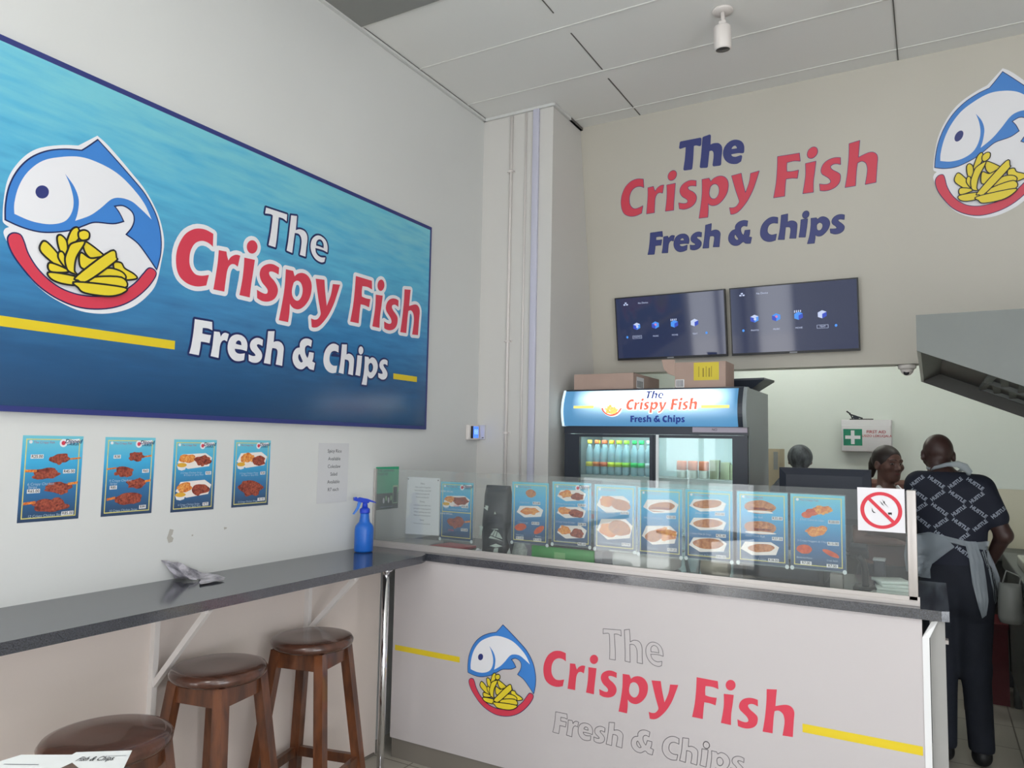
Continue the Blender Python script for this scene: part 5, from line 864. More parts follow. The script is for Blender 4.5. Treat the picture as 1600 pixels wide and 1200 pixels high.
# crumpled wrapper
def crumple(name, pts, fs, m, label, loc, cat, sub=3, amp=.004, seed=1, thick=.0012):
    bm = bmesh.new(); V = [bm.verts.new(p_) for p_ in pts]
    for f_ in fs: bm.faces.new([V[i] for i in f_])
    bmesh.ops.subdivide_edges(bm, edges=list(bm.edges), cuts=sub, use_grid_fill=True); r = random.Random(seed)
    for v in bm.verts: v.co += Vector((r.uniform(-amp, amp), r.uniform(-amp, amp), r.uniform(0, amp)))
    bmesh.ops.recalc_face_normals(bm, faces=bm.faces); res = bmesh.ops.solidify(bm, geom=list(bm.faces), thickness=thick)
    bm.verts.index_update(); vs = [v.co.copy() for v in bm.verts]; f2 = [tuple(v.index for v in f_.verts) for f_ in bm.faces]; bm.free()
    return MB().raw(vs, f2, m).build(name, label=label, category=cat, loc=loc)
wr = mat('wrapper_print', (196, 192, 200), .35, rgb2=(92, 90, 98), nscale=22, detail=5)
crumple('crumpled_wrapper', [(-2.735, 1.945, 1.175), (-2.665, 1.955, 1.165), (-2.64, 1.985, 1.115), (-2.63, 2.03, 1.096), (-2.72, 2.00, 1.098), (-2.735, 2.03, 1.150), (-2.70, 2.075, 1.125), (-2.65, 2.06, 1.094), (-2.72, 2.11, 1.102), (-2.68, 2.13, 1.104), (-2.56, 2.12, 1.097), (-2.54, 2.075, 1.095), (-2.545, 1.98, 1.0935)],
        [(0,1,2,4),(0,4,5),(4,2,3),(5,4,3,7),(5,7,6),(6,7,9,8),(7,12,11,9),(9,11,10)], wr, 'crumpled grey printed wrapper lying on the bar ledge', (-2.65, 2.05, 1.0905), 'wrapper', 3, .005, 4)
# papers and red book where the ledge meets the counter
def sheetbox(name, label, cat, x, y, z, w_, d_, h_, m, rot):
    mx = Matrix.Translation((x, y, z)) @ Matrix.Rotation(math.radians(rot), 4, 'Z'); return MB().rbox((-w_/2, -d_/2, 0), (w_/2, d_/2, h_), m, .002, 1, mx).build(name, label=label, category=cat, loc=(x, y, z))
sheetbox('folder', 'clear plastic folder of white papers lying behind the left end of the glass', 'folder', -2.60, 3.44, 1.0905, .27, .24, .016, mat('folder_sheet', (196, 192, 190), .3), 4)
sheetbox('book', 'thin red book lying behind the glass under the price list', 'book', -2.335, 3.46, 1.0905, .20, .17, .014, mat('book_red', (196, 74, 82), .4), -8)
sheetbox('folder', 'pale green plastic sleeve lying flat behind the glass under the chicken deal poster', 'folder', -2.145, 3.44, 1.0905, .12, .16, .004, mat('sleeve_green', (150, 158, 140), .25), 8)
# black carrier bag behind the glass
blk = mat('bag_black', (30, 36, 44), .35)
bgm = bmesh.new(); N_ = 9
prof = [(0, .165, .05), (.06, .17, .055), (.14, .165, .05), (.24, .16, .04), (.32, .155, .03), (.365, .14, .012)]
q = MB(); r = random.Random(3); vs = []
for z, w_, d_ in prof:
    for k in range(16):
        a = 2*math.pi*k/16; vs.append(Vector((-1.993+w_*.52*math.copysign(abs(math.cos(a))**.5, math.cos(a))+r.uniform(-.003, .003), 3.37+d_*math.sin(a)+r.uniform(-.005, .005), 1.0915+z)))
k_ = len(prof); q.raw(vs, [(i*16+a, i*16+(a+1) % 16, (i+1)*16+(a+1) % 16, (i+1)*16+a) for i in range(k_-1) for a in range(16)]+[tuple(range(16))[::-1], tuple((k_-1)*16+a for a in range(16))], blk, True)
cb = q.build('carrier_bag', label='black plastic carrier bag with white leaf print behind the glass', category='bag', loc=(-1.993, 3.37, 1.0915))
bf = plane_fn((-2.075, 3.308, 1.0915), (1, 0, 0), (0, 0, 1), (0, -1, 0), .0006); q = MB(); wm = mat('bag_print', (186, 196, 188), .5)
for pts in ([(.075, .112), (.098, .140), (.104, .136), (.088, .108)], [(.092, .108), (.107, .136), (.116, .133), (.106, .103)], [(.110, .103), (.119, .132), (.132, .122), (.150, .096)], [(.078, .142), (.125, .140), (.118, .147)], [(.065, .095), (.075, .108), (.155, .085), (.11, .092)], [(.03, .25), (.06, .258), (.055, .235)], [(.04, .262), (.06, .26), (.045, .25)], [(.015, .13), (.0, .16), (.03, .15), (.02, .11), (.0, .09)], [(.07, .055), (.11, .07), (.15, .06), (.11, .05)], [(.10, .045), (.125, .05), (.12, .005), (.09, .01)], [(.095, .22), (.10, .235), (.108, .22)]): q.flat([pts], wm, bf, 0)
q.build('leaf_print', cb)
lm2 = MB(); rr = random.Random(5)
crumple('crumpled_paper', [(-1.905, 3.32, 1.094), (-1.79, 3.31, 1.094), (-1.80, 3.345, 1.14), (-1.90, 3.345, 1.16), (-1.885, 3.36, 1.30), (-1.86, 3.36, 1.36), (-1.865, 3.37, 1.22)], [(0,1,2,3),(3,2,6,4),(4,6,5)], mat('marbled_paper', (196, 202, 196), .6, rgb2=(140, 146, 142), nscale=30), 'pale marbled paper crumpled behind the glass, right of the black bag', (-1.85, 3.34, 1.0905), 'paper', 2, .005, 9)
crumple('leaf', [(-1.905, 3.315, 1.20), (-1.875, 3.312, 1.28), (-1.855, 3.315, 1.20), (-1.86, 3.312, 1.17), (-1.875, 3.31, 1.11), (-1.895, 3.315, 1.17)], [(0,5,3,2),(0,2,1),(5,4,3)], mat('leaf_black', (44, 48, 54), .6), 'black pointed paper leaf standing beside the black bag', (-1.88, 3.31, 1.0905), 'decoration', 1, .001, 2)
crumple('crumpled_tissue', [(-2.11, 3.315, 1.0915), (-2.06, 3.31, 1.0915), (-2.07, 3.34, 1.115), (-2.10, 3.34, 1.12)], [(0,1,2,3)], paper, 'small scrap of white tissue at the foot of the black bag', (-2.085, 3.325, 1.0905), 'tissue', 3, .008, 8)
# green tray
gt = thing('tray', 'long green tray with dark ends lying behind the glass', 'tray', (-1.59, 3.42, 1.0905)); gm2 = mat('tray_green', (64, 158, 76), .4)
MB().rbox((-1.770, 3.33, 1.0905), (-1.425, 3.52, 1.170), gm2, .006, 2).build('tray_body', gt); MB().box((-1.775, 3.325, 1.170), (-1.40, 3.525, 1.180), black_soft).build('rim', gt)
MB().rbox((-1.4245, 3.33, 1.0905), (-1.385, 3.52, 1.168), black_soft, .004, 2).build('end_block', gt)
MB().box((-1.64, 3.3285, 1.10), (-1.58, 3.3297, 1.145), mat('tray_sticker', (130, 190, 120), .4)).build('sticker', gt)
# clear tub, roll, small box, till items
ct_ = thing('plastic_tub', 'milky plastic tub behind the glass below the sun glare', 'tub', (-1.2, 3.45, 1.0905)); mk = mat('milky_plastic', (206, 206, 200), .3)
MB().rbox((-1.35, 3.36, 1.0905), (-1.06, 3.56, 1.17), mk, .02, 3).build('tub_body', ct_); MB().rbox((-1.36, 3.35, 1.1705), (-1.05, 3.57, 1.182), mat('milky_lid', (226, 224, 220), .25), .005, 2).build('lid', ct_)
rl = MB(); mxr = Matrix.Rotation(math.radians(90), 4, 'Y'); rl.lathe((-.87, 3.44, 1.134), [(.016, -.06), (.042, -.06), (.042, .06), (.016, .06)], mat('roll_beige', (186, 176, 156), .6), 24, mx=mxr); rl.build('paper_roll', label='beige paper roll lying behind the glass', category='roll', loc=(-.87, 3.44, 1.0915))
MB().lathe((-.98, 3.46, 1.0905), [(.03, 0), (.04, .06), (.046, .066), (.03, .075), (.002, .08)], glass_mat('clear_dome', (.85, .95, .97), haze=.25), 20).build('plastic_cup', label='clear domed plastic cup behind the glass beside the beige roll', category='cup', loc=(-.98, 3.46, 1.0905))
tl = thing('cash_drawer', 'low black cash drawer behind the glass under the last two posters', 'cash drawer', (-.56, 3.62, 1.0905))
MB().rbox((-.77, 3.52, 1.0905), (-.42, 3.86, 1.185), black_pl, .006, 2).build('drawer_body', tl); MB().rbox((-.75, 3.512, 1.10), (-.44, 3.5195, 1.172), black_soft, .003, 2).build('drawer_front', tl)
MB().rbox((-.385, 3.42, 1.0905), (-.335, 3.47, 1.155), mat('box_greige', (150, 146, 138), .5), .003, 2).build('small_box', label='small greige box standing behind the glass right of the cash drawer', category='box', loc=(-.36, 3.445, 1.0905))
cr = thing('card_machine_stand', 'black card machine stand with curved arm behind the glass', 'stand', (-.26, 3.50, 1.0905))
MB().rbox((-.30, 3.45, 1.0905), (-.21, 3.55, 1.105), black_pl, .004, 2).build('base', cr); MB().tube([(-.255, 3.5, 1.105), (-.255, 3.5, 1.17), (-.262, 3.49, 1.21), (-.28, 3.47, 1.235)], .014, black_pl, 10).build('arm', cr)
mxc = Matrix.Translation((-.275, 3.465, 1.255)) @ Matrix.Rotation(math.radians(-35), 4, 'X'); MB().rbox((-.035, -.05, -.012), (.035, .05, .012), black_soft, .006, 2, mxc).build('terminal', cr)
for i, (x, z) in enumerate(((-.17, 0), (-.145, .006), (-.15, .012), (-.14, .018), (-.155, .024))):
    sheetbox('paper_slip', 'white paper slip in the loose pile behind the glass end, %s' % ('at the very bottom', 'second from the bottom', 'in the middle', 'second from the top', 'on top')[i], 'paper', x, 3.40+.012*i, 1.0905+i*.0125, .12, .10, .012, mat('slip_paper', (196, 206, 198), .6), -10+9*i)
tp = thing('tape_dispenser', 'grey tape dispenser standing behind the glass near its right post', 'tape dispenser', (-.20, 3.62, 1.0905)); MB().rbox((-.23, 3.60, 1.0905), (-.185, 3.66, 1.20), black_soft, .006, 2).build('body', tp); MB().rbox((-.232, 3.598, 1.2005), (-.183, 3.662, 1.21), mat('grey_lid', (150, 154, 156), .4), .003, 2).build('lid', tp)

# till monitor seen from behind
mo = thing('till_monitor', 'wide dark till monitor seen from behind on the serving counter', 'monitor', (-.45, 3.80, 1.0905))
q = MB(); y = 3.80; xa, xb, za, zb = -.650, -.245, 1.33, 1.588
fv = [(xa, y+.03, za), (xb, y+.03, za), (xb, y+.03, zb), (xa, y+.03, zb), (xa, y, za), (xb, y, za), (xb, y, zb), (xa, y, zb), (xa+.035, y-.025, za+.03), (xb-.035, y-.025, za+.03), (xb-.035, y-.025, zb-.032), (xa+.035, y-.025, zb-.032)]
q.raw(fv, [(0,1,2,3)[::-1],(0,1,5,4)[::-1],(1,2,6,5)[::-1],(2,3,7,6)[::-1],(3,0,4,7)[::-1],(4,5,9,8),(5,6,10,9),(6,7,11,10),(7,4,8,11),(8,9,10,11)], black_soft); q.build('monitor_housing', mo)
MB().box((xa+.015, y+.0305, za+.015), (xb-.015, y+.032, zb-.015), mat('monitor_screen', (20, 24, 30), .1)).build('monitor_screen', mo)
q = MB(); q.rbox((-.53, 3.74, 1.0905), (-.37, 3.87, 1.103), black_pl, .004, 2) if False else q.rbox((-.41, 3.80, 1.186), (-.30, 3.88, 1.20), black_pl, .004, 2); q.build('monitor_base', mo)
q = MB(); q.rbox((-.40, 3.835, 1.20), (-.33, 3.86, 1.40), black_pl, .004, 2); q.build('monitor_neck', mo)

# ================================================================== FLYERS ON THE NEAR TABLE
tb = thing('bar_table', 'high square table just below the lower left corner of the photo', 'table', (-1.62, .55, 0)); tm = mat('table_top', (70, 52, 44), .4)
mxt = Matrix.Translation((-1.58, .62, 0)) @ Matrix.Rotation(math.radians(32), 4, 'Z')
MB().rbox((-.30, -.30, .972), (.30, .255, .996), tm, .006, 2, mxt).build('tabletop', tb); MB().rbox((-.035, -.035, .03), (.035, .035, .972), black_pl, .004, 2, mxt).build('pedestal', tb); MB().rbox((-.22, -.22, 0), (.22, .22, .03), black_pl, .01, 2, mxt).build('base', tb)
def flyer(label, quad, z, draw):
    a, b_, c_, d_ = [Vector((x, y, z)) for x, y in quad]
    q = MB(); q.raw([a, b_, c_, d_]+[v+Vector((0, 0, .0012)) for v in (a, b_, c_, d_)], [(3,2,1,0),(4,5,6,7),(0,1,5,4),(1,2,6,5),(2,3,7,6),(3,0,4,7)], mat('flyer_paper', (222, 224, 222), .45))
    fn = lambda u, v, l=0: a*(1-u)*(1-v)+b_*u*(1-v)+c_*u*v+d_*(1-u)*v+Vector((0, 0, .0012+.0004*(l+1)))
    draw(q, fn); q.build('flyer', label=label, category='flyer', loc=(a.x, a.y, z))
def dr1(q, fn):
    put_text(q, 'Fish & Chips', .5, .86, .11, ink, fn, 1, .2, .01); q.flat([rect(.62, .90, .95, .905)], li, fn, 1); q.flat([[(.02, .0), (.10, .55), (.22, .80), (.42, .70), (.60, .45), (.70, .1), (.6, 0)]], mat('flyer_photo', (52, 52, 50), .5, rgb2=(110, 84, 66), nscale=30), fn, 1); put_text(q, 'R39.90', .78, .6, .09, red, fn, 1)
flyer('white flyer with a dark food picture on the near table, lying on top', [(-1.50, .70), (-1.30, .83), (-1.515, 1.030), (-1.605, .962)], 1.002, dr1)
flyer('plain white flyer on the near table, partly under the printed one', [(-1.72, .60), (-1.52, .70), (-1.596, .966), (-1.700, .900)], .9975, lambda q, fn: q.flat([rect(.2, .8, .7, .81)], li, fn, 1))

# ================================================================== EXTRACTOR HOOD
hd_ = thing('extractor_hood', 'stainless steel extractor hood at the upper right', 'extractor hood', (.6, 4.2, 1.6))
HX0, HX1, HY0, HY1, HT = -.042, 1.35, 3.45, 5.00, 2.243
def hzb(x): return 2.094-.43*(x-HX0)
s1 = steel
q = MB(); q.raw([(HX0, HY0, hzb(HX0)), (HX1, HY0, hzb(HX1)), (HX1, HY0, HT), (HX0, HY0, HT), (HX0, HY0+.012, hzb(HX0)), (HX1, HY0+.012, hzb(HX1)), (HX1, HY0+.012, HT), (HX0, HY0+.012, HT)], [(0,1,2,3),(7,6,5,4),(0,4,5,1),(1,5,6,2),(2,6,7,3),(3,7,4,0)], s1); q.build('front_panel', hd_)
q = MB(); q.raw([(HX0, HY1, hzb(HX0)), (HX1, HY1, hzb(HX1)), (HX1, HY1, HT-.03), (HX0, HY1, HT-.03), (HX0, HY1+.012, hzb(HX0)), (HX1, HY1+.012, hzb(HX1)), (HX1, HY1+.012, HT-.03), (HX0, HY1+.012, HT-.03)], [(0,3,2,1),(7,4,5,6)[::-1],(0,1,5,4),(1,2,6,5),(2,3,7,6),(3,0,4,7)], steel_dark); q.build('rear_panel', hd_)
q = MB(); q.box((HX0, HY0+.012, 2.094), (HX0+.014, HY1, HT), mat('bright_steel', (206, 206, 200), .35, metal=.4)); q.build('side_lip', hd_)
q = MB(); q.box((HX0, HY0+.012, HT-.014), (HX1, HY1, HT), s1); q.build('top_panel', hd_)
q = MB(); q.box((HX1-.014, HY0+.012, hzb(HX1)), (HX1, HY1, HT-.014), s1); q.build('end_panel', hd_)
def hf2(u, v, d=0): return Vector((u, v, hzb(u)+.085+d))
q = MB(); q.raw([hf2(HX0+.10, HY0+.012), hf2(HX1-.02, HY0+.012), hf2(HX1-.02, HY1), hf2(HX0+.10, HY1)]+[hf2(u, v, .01) for u, v in ((HX0+.10, HY0+.012), (HX1-.02, HY0+.012), (HX1-.02, HY1), (HX0+.10, HY1))], [(3,2,1,0),(4,5,6,7),(0,1,5,4),(1,2,6,5),(2,3,7,6),(3,0,4,7)], steel_dark)
q.raw([(HX0+.0145, HY0+.012, 2.10), (HX0+.10, HY0+.012, hzb(HX0+.1)+.085), (HX0+.10, HY1, hzb(HX0+.1)+.085), (HX0+.0145, HY1, 2.10), (HX0+.0145, HY0+.012, 2.11), (HX0+.10, HY0+.012, hzb(HX0+.1)+.095), (HX0+.10, HY1, hzb(HX0+.1)+.095), (HX0+.0145, HY1, 2.11)], [(3,2,1,0),(4,5,6,7),(0,1,5,4),(2,3,7,6)], steel_dark); q.build('inner_lining', hd_)
for k in range(3):
    q = MB(); y0 = HY0+.05+k*.48; u0 = HX0+.30
    P4 = [(u0, y0), (HX1-.05, y0), (HX1-.05, y0+.44), (u0, y0+.44)]
    for i in range(4):
        a, b_ = hf2(*P4[i], -.012), hf2(*P4[(i+1) % 4], -.012); q.beam(a, b_, .03, .02, s1, (0, 0, 1))
    for i in range(15):
        u = u0+.04+i*(HX1-.05-u0-.06)/14; q.beam(hf2(u, y0+.02, -.010), hf2(u+.03, y0+.42, -.010), .034, .006, s1, (0, 0, 1))
    q.build('baffle_filter', hd_)
q = MB()
for x in (.3, 1.1):
    for y in (HY0+.08, HY1-.08): q.tube([(x, y, HT), (x, y, ZC-.005) if y < 4.7 else (x, y-.3, ZC-.005)], .006, steel_dark, 8)
q.build('hanging_rods', hd_) if False else None
q = MB(); q.box((.55, 3.7, HT), (1.05, 4.2, ZC-.002), steel) if False else q.box((.78, 4.55, HT-.002), (1.2, 4.80, 2.9), steel); q.build('duct', hd_) if False else None
for x, y in ((.9, HY0+.1), (1.25, HY0+.1)): MB().tube([(x, y, HT), (x, y, ZC-.002)], .006, steel_dark, 8).build('hanger_rod', hd_)
# dome camera under the bulkhead
dc = thing('dome_camera', 'small white dome security camera under the sloping wall edge', 'camera', (-.118, 5.15, 2.212))
MB().lathe((-.118, 5.15, 2.2125), [(.050, 0), (.048, -.018), (.040, -.024)][::-1] if False else [(.040, -.030), (.050, -.022), (.050, -.0008)], white_metal, 24).build('camera_base', dc)
MB().lathe((-.118, 5.15, 2.183), [(.004, -.038), (.018, -.034), (.030, -.022), (.036, -.008), (.037, 0)], white_metal, 24).build('camera_eyeball', dc)
mxd = Matrix.Rotation(math.radians(62), 4, 'X'); MB().lathe((-.122, 5.122, 2.160), [(.016, -.004), (.016, .004)], black_pl, 18, mx=mxd).build('camera_lens', dc)

# ================================================================== KITCHEN
fa = thing('first_aid_cabinet', 'white first aid cabinet with green cross on the kitchen wall', 'cabinet', (-.48, 6.9, 1.65)); wm2 = mat('cabinet_white', (214, 212, 214), .35)
fx0, fx1, fz0, fz1 = -.665, -.283, 1.664, 1.935
MB().rbox((fx0, 6.88, fz0), (fx1, 6.998, fz1), wm2, .004, 2).build('cabinet_body', fa); q = MB(); q.rbox((fx0+.004, 6.868, fz0+.004), (fx1-.004, 6.8795, fz1-.045), wm2, .003, 2)
ff = plane_fn((fx0, 6.8675, fz0), (1, 0, 0), (0, 0, 1), (0, -1, 0), .0006)
q.flat([rect(.016, .052, .162, .192)], mat('aid_green', (24, 128, 98), .4), ff, 0); q.flat([rect(.075, .064, .103, .180)], white, ff, 1); q.flat([rect(.030, .108, .148, .136)], white, ff, 1.4)
rt_ = mat('aid_red', (176, 76, 84), .5); put_text(q, 'FIRST AID', .268, .168, .034, rt_, ff, 1, 0, .02); put_text(q, 'USIZO LOKUQALA', .272, .134, .0265, rt_, ff, 1, 0, .02); q.build('door', fa, label='white door with green cross and red words')
ib = thing('stapler', 'small black metal tool standing on the first aid cabinet', 'tool', (-.56, 6.92, 1.9355)); q = MB(); q.box((-.60, 6.90, 1.9355), (-.42, 6.95, 1.945), steel_dark); q.beam((-.58, 6.92, 1.945), (-.60, 6.92, 1.995), .01, .01, black_pl); q.beam((-.605, 6.92, 1.985), (-.50, 6.92, 1.947), .012, .012, black_pl); q.beam((-.60, 6.92, 1.99), (-.625, 6.92, 2.01), .012, .02, black_pl); q.build('tool_frame', ib)
MB().beam((-.575, 6.92, 1.965), (-.53, 6.92, 1.948), .03, .02, black_soft).build('tool_blade', ib)
# back counter with shelf, boxes
bcx = thing('back_counter', 'stainless back counter along the kitchen wall', 'counter', (-.9, 6.65, 0))
MB().rbox((-2.2, 6.42, .90), (1.6, 6.97, .94), steel, .006, 2).build('counter_top', bcx); MB().box((-2.15, 6.47, .12), (1.55, 6.95, .90), steel_dark).build('cabinet_body', bcx); MB().box((-2.1, 6.52, 0), (1.5, 6.9, .12), black_pl).build('plinth', bcx)
q = thing('storage_box', 'tall pale cardboard box on the kitchen back counter beside the fridge', 'box', (-1.15, 6.6, .94)); MB().box((-1.36, 6.55, .9405), (-1.118, 6.80, 1.675), mat('pale_card', (188, 176, 150), .7)).build('box_body', q); MB().box((-1.165, 6.545, 1.50), (-1.13, 6.5495, 1.65), mat('grey_label', (150, 154, 152), .6)).build('label', q)
crumple('plastic_bag', [(-1.13, 6.44, .95), (-.93, 6.44, .95), (-.92, 6.46, 1.22), (-1.0, 6.46, 1.38), (-1.10, 6.46, 1.50), (-1.15, 6.46, 1.30)], [(0,1,2,3,4,5)], mat('bag_bluegrey', (120, 128, 140), .3, rgb2=(60, 64, 76), nscale=14), 'crumpled blue grey plastic bag on the kitchen counter beside the fridge', (-1.03, 6.45, .941), 'bag', 4, .02, 3, .01)
q = thing('storage_box', 'reddish brown box on the kitchen counter behind the two staff', 'box', (-.22, 6.6, .94)); MB().box((-.62, 6.5, .9405), (.12, 6.72, 1.42), mat('brown_box', (120, 82, 74), .7)).build('box_body', q); MB().box((-.63, 6.49, 1.42), (.13, 6.73, 1.445), mat('brown_lid', (142, 104, 92), .7)).build('box_lid', q)
# prep counter right behind the serving counter (dark, seen through the glass)
pc = thing('prep_unit', 'dark steel heated display unit behind the serving counter', 'prep unit', (-1.0, 4.1, 0))
MB().rbox((-2.1, 3.95, .80), (-.42, 4.33, .86), black_soft, .006, 2).build('unit_top', pc); MB().box((-2.08, 3.98, .10), (-.44, 4.34, .80), black_pl).build('unit_body', pc); MB().box((-2.0, 4.0, 0), (-.5, 4.3, .10), black_pl).build('unit_base', pc)
# fryer unit on the right
fy = thing('fryer_unit', 'stainless steel fryer unit under the hood at the right edge', 'fryer', (.8, 5.0, 0))
MB().box((.43, 4.30, .22), (1.35, 6.1, .90), steel).build('fryer_body', fy); q = MB(); q.rbox((.405, 4.28, .90), (1.37, 6.12, 1.0), steel, .008, 2); q.build('fryer_top', fy)
for x in (.46, 1.28):
    for y in (4.36, 6.02): MB().tube([(x, y, 0), (x, y, .22)], .022, steel, 10).build('leg', fy)
q = MB(); q.rbox((.44, 4.60, 1.0005), (1.1, 5.5, 1.06), mat('tray_white', (206, 208, 196), .35), .01, 2); q.build('serving_tray', label='white plastic tray on the fryer top beside the man', category='tray', loc=(.7, 5.0, 1.0005))
q = MB(); q.tube([(.46, 4.72, 1.085), (.62, 4.66, 1.075), (.9, 4.62, 1.07)], .012, black_pl, 10); q.build('tongs', label='long black handled tongs lying on the white tray', category='tongs', loc=(.6, 4.66, 1.061))
crumple('cloth', [(.47, 5.0, 1.065), (.60, 4.92, 1.065), (.62, 5.1, 1.07), (.50, 5.15, 1.09)], [(0,1,2,3)], mat('cloth_mint', (130, 176, 160), .8), 'mint green cloth on the white tray', (.54, 5.05, 1.0605), 'cloth', 3, .012, 5, .006)
# grey bag hanging from the fryer side
hb = thing('hanging_bag', 'grey plastic bag hanging on the fryer side beside the man', 'bag', (.36, 4.75, .80)); q = MB(); vs = []; r = random.Random(6)
for z, w_, d_ in ((.79, .05, .025), (.82, .06, .035), (.90, .058, .035), (.97, .052, .025), (.995, .05, .012)):
    for k in range(12): a = 2*math.pi*k/12; vs.append(Vector((.345+w_*math.cos(a)+r.uniform(-.002, .002), 4.72+d_*math.sin(a)*1.3, z)))
q.raw(vs, [(i*12+a, i*12+(a+1) % 12, (i+1)*12+(a+1) % 12, (i+1)*12+a) for i in range(4) for a in range(12)]+[tuple(range(12))[::-1], tuple(48+a for a in range(12))], mat('bag_grey', (120, 122, 118), .45), True); q.build('bag_body', hb)
MB().tube([(.31, 4.72, .99), (.33, 4.73, 1.06), (.395, 4.75, 1.03), (.385, 4.73, .99)], .004, mat('bag_grey', (120, 122, 118), .45), 8).build('bag_handle', hb)
# red crate with box on the floor under the counter
rc = thing('crate', 'dark red plastic crate on the kitchen floor behind the man', 'crate', (.33, 6.2, 0)); rm = mat('crate_red', (92, 26, 32), .5)
q = MB(); x0, x1, y0, y1, zz0, zz1 = .24, .418, 6.02, 6.38, .0, .50
q.box((x0, y0, zz0), (x1, y0+.015, zz1), rm); q.box((x0, y1-.015, zz0), (x1, y1, zz1), rm); q.box((x0, y0+.015, zz0), (x0+.015, y1-.015, zz1), rm); q.box((x1-.015, y0+.015, zz0), (x1, y1-.015, zz1), rm); q.box((x0+.015, y0+.015, zz0), (x1-.015, y1-.015, .015), rm); q.build('crate_body', rc); MB().box((x0-.008, y0-.008, zz1), (x1+.006, y1, zz1+.03), rm).build('crate_rim', rc)
q = thing('carton', 'small brown carton with yellow top on the floor before the red crate', 'box', (.20, 5.85, 0)); MB().box((.15, 5.79, 0), (.26, 5.91, .30), mat('dim_card', (110, 98, 84), .8)).build('box_body', q); MB().raw([(.15, 5.789, .30), (.26, 5.789, .30), (.235, 5.78, .37), (.15, 5.78, .38), (.15, 5.795, .30), (.26, 5.795, .30), (.235, 5.786, .37), (.15, 5.786, .38)], [(0,1,2,3),(7,6,5,4),(0,4,5,1),(1,5,6,2),(2,6,7,3),(3,7,4,0)], mat('flap_yellow', (190, 170, 90), .7)).build('yellow_flap', q)
# kitchen ceiling tube lights
for i, (x, y) in enumerate(((.35, 5.52), (-1.2, 6.3))):
    o = thing('tube_light', ('twin tube light hanging in the kitchen behind the hood', 'tube light hanging in the kitchen behind the fridge')[i], 'light', (x, y, 2.95), 'kitchen tube lights')
    MB().box((x-.6, y-.05, 2.93), (x+.6, y+.05, 2.98), white_metal).build('fitting', o)
    MB().tube([(x-.58, y, 2.91), (x+.58, y, 2.91)], .018, mat('tube_glow', (250, 255, 245), .4, emis=(250, 255, 250), estr=54), 10).build('tube', o)
    for dx in (-.4, .4): MB().tube([(x+dx, y, 2.98), (x+dx, y, ZC-.002)], .003, steel_dark, 6).build('suspension_wire', o)

for i, (x, y) in enumerate(((-1.3, -.9), (1.3, -.9))):  # tubes added out of view to even out walls and ceiling
    o = thing('tube_light', ('added fill tube light on the shop ceiling behind the camera, left one', 'added fill tube light on the shop ceiling behind the camera, right one')[i], 'light', (x, y, ZC), 'added shop ceiling tube lights')
    MB().box((x-.04, y-.62, ZC-.05), (x+.04, y+.62, ZC-.0145), white_metal).build('fitting', o)
    MB().tube([(x, y-.6, ZC-.085), (x, y+.6, ZC-.085)], .018, mat('added_tube_glow', (250, 255, 250), .4, emis=(250, 253, 255), estr=150), 10).build('tube', o)
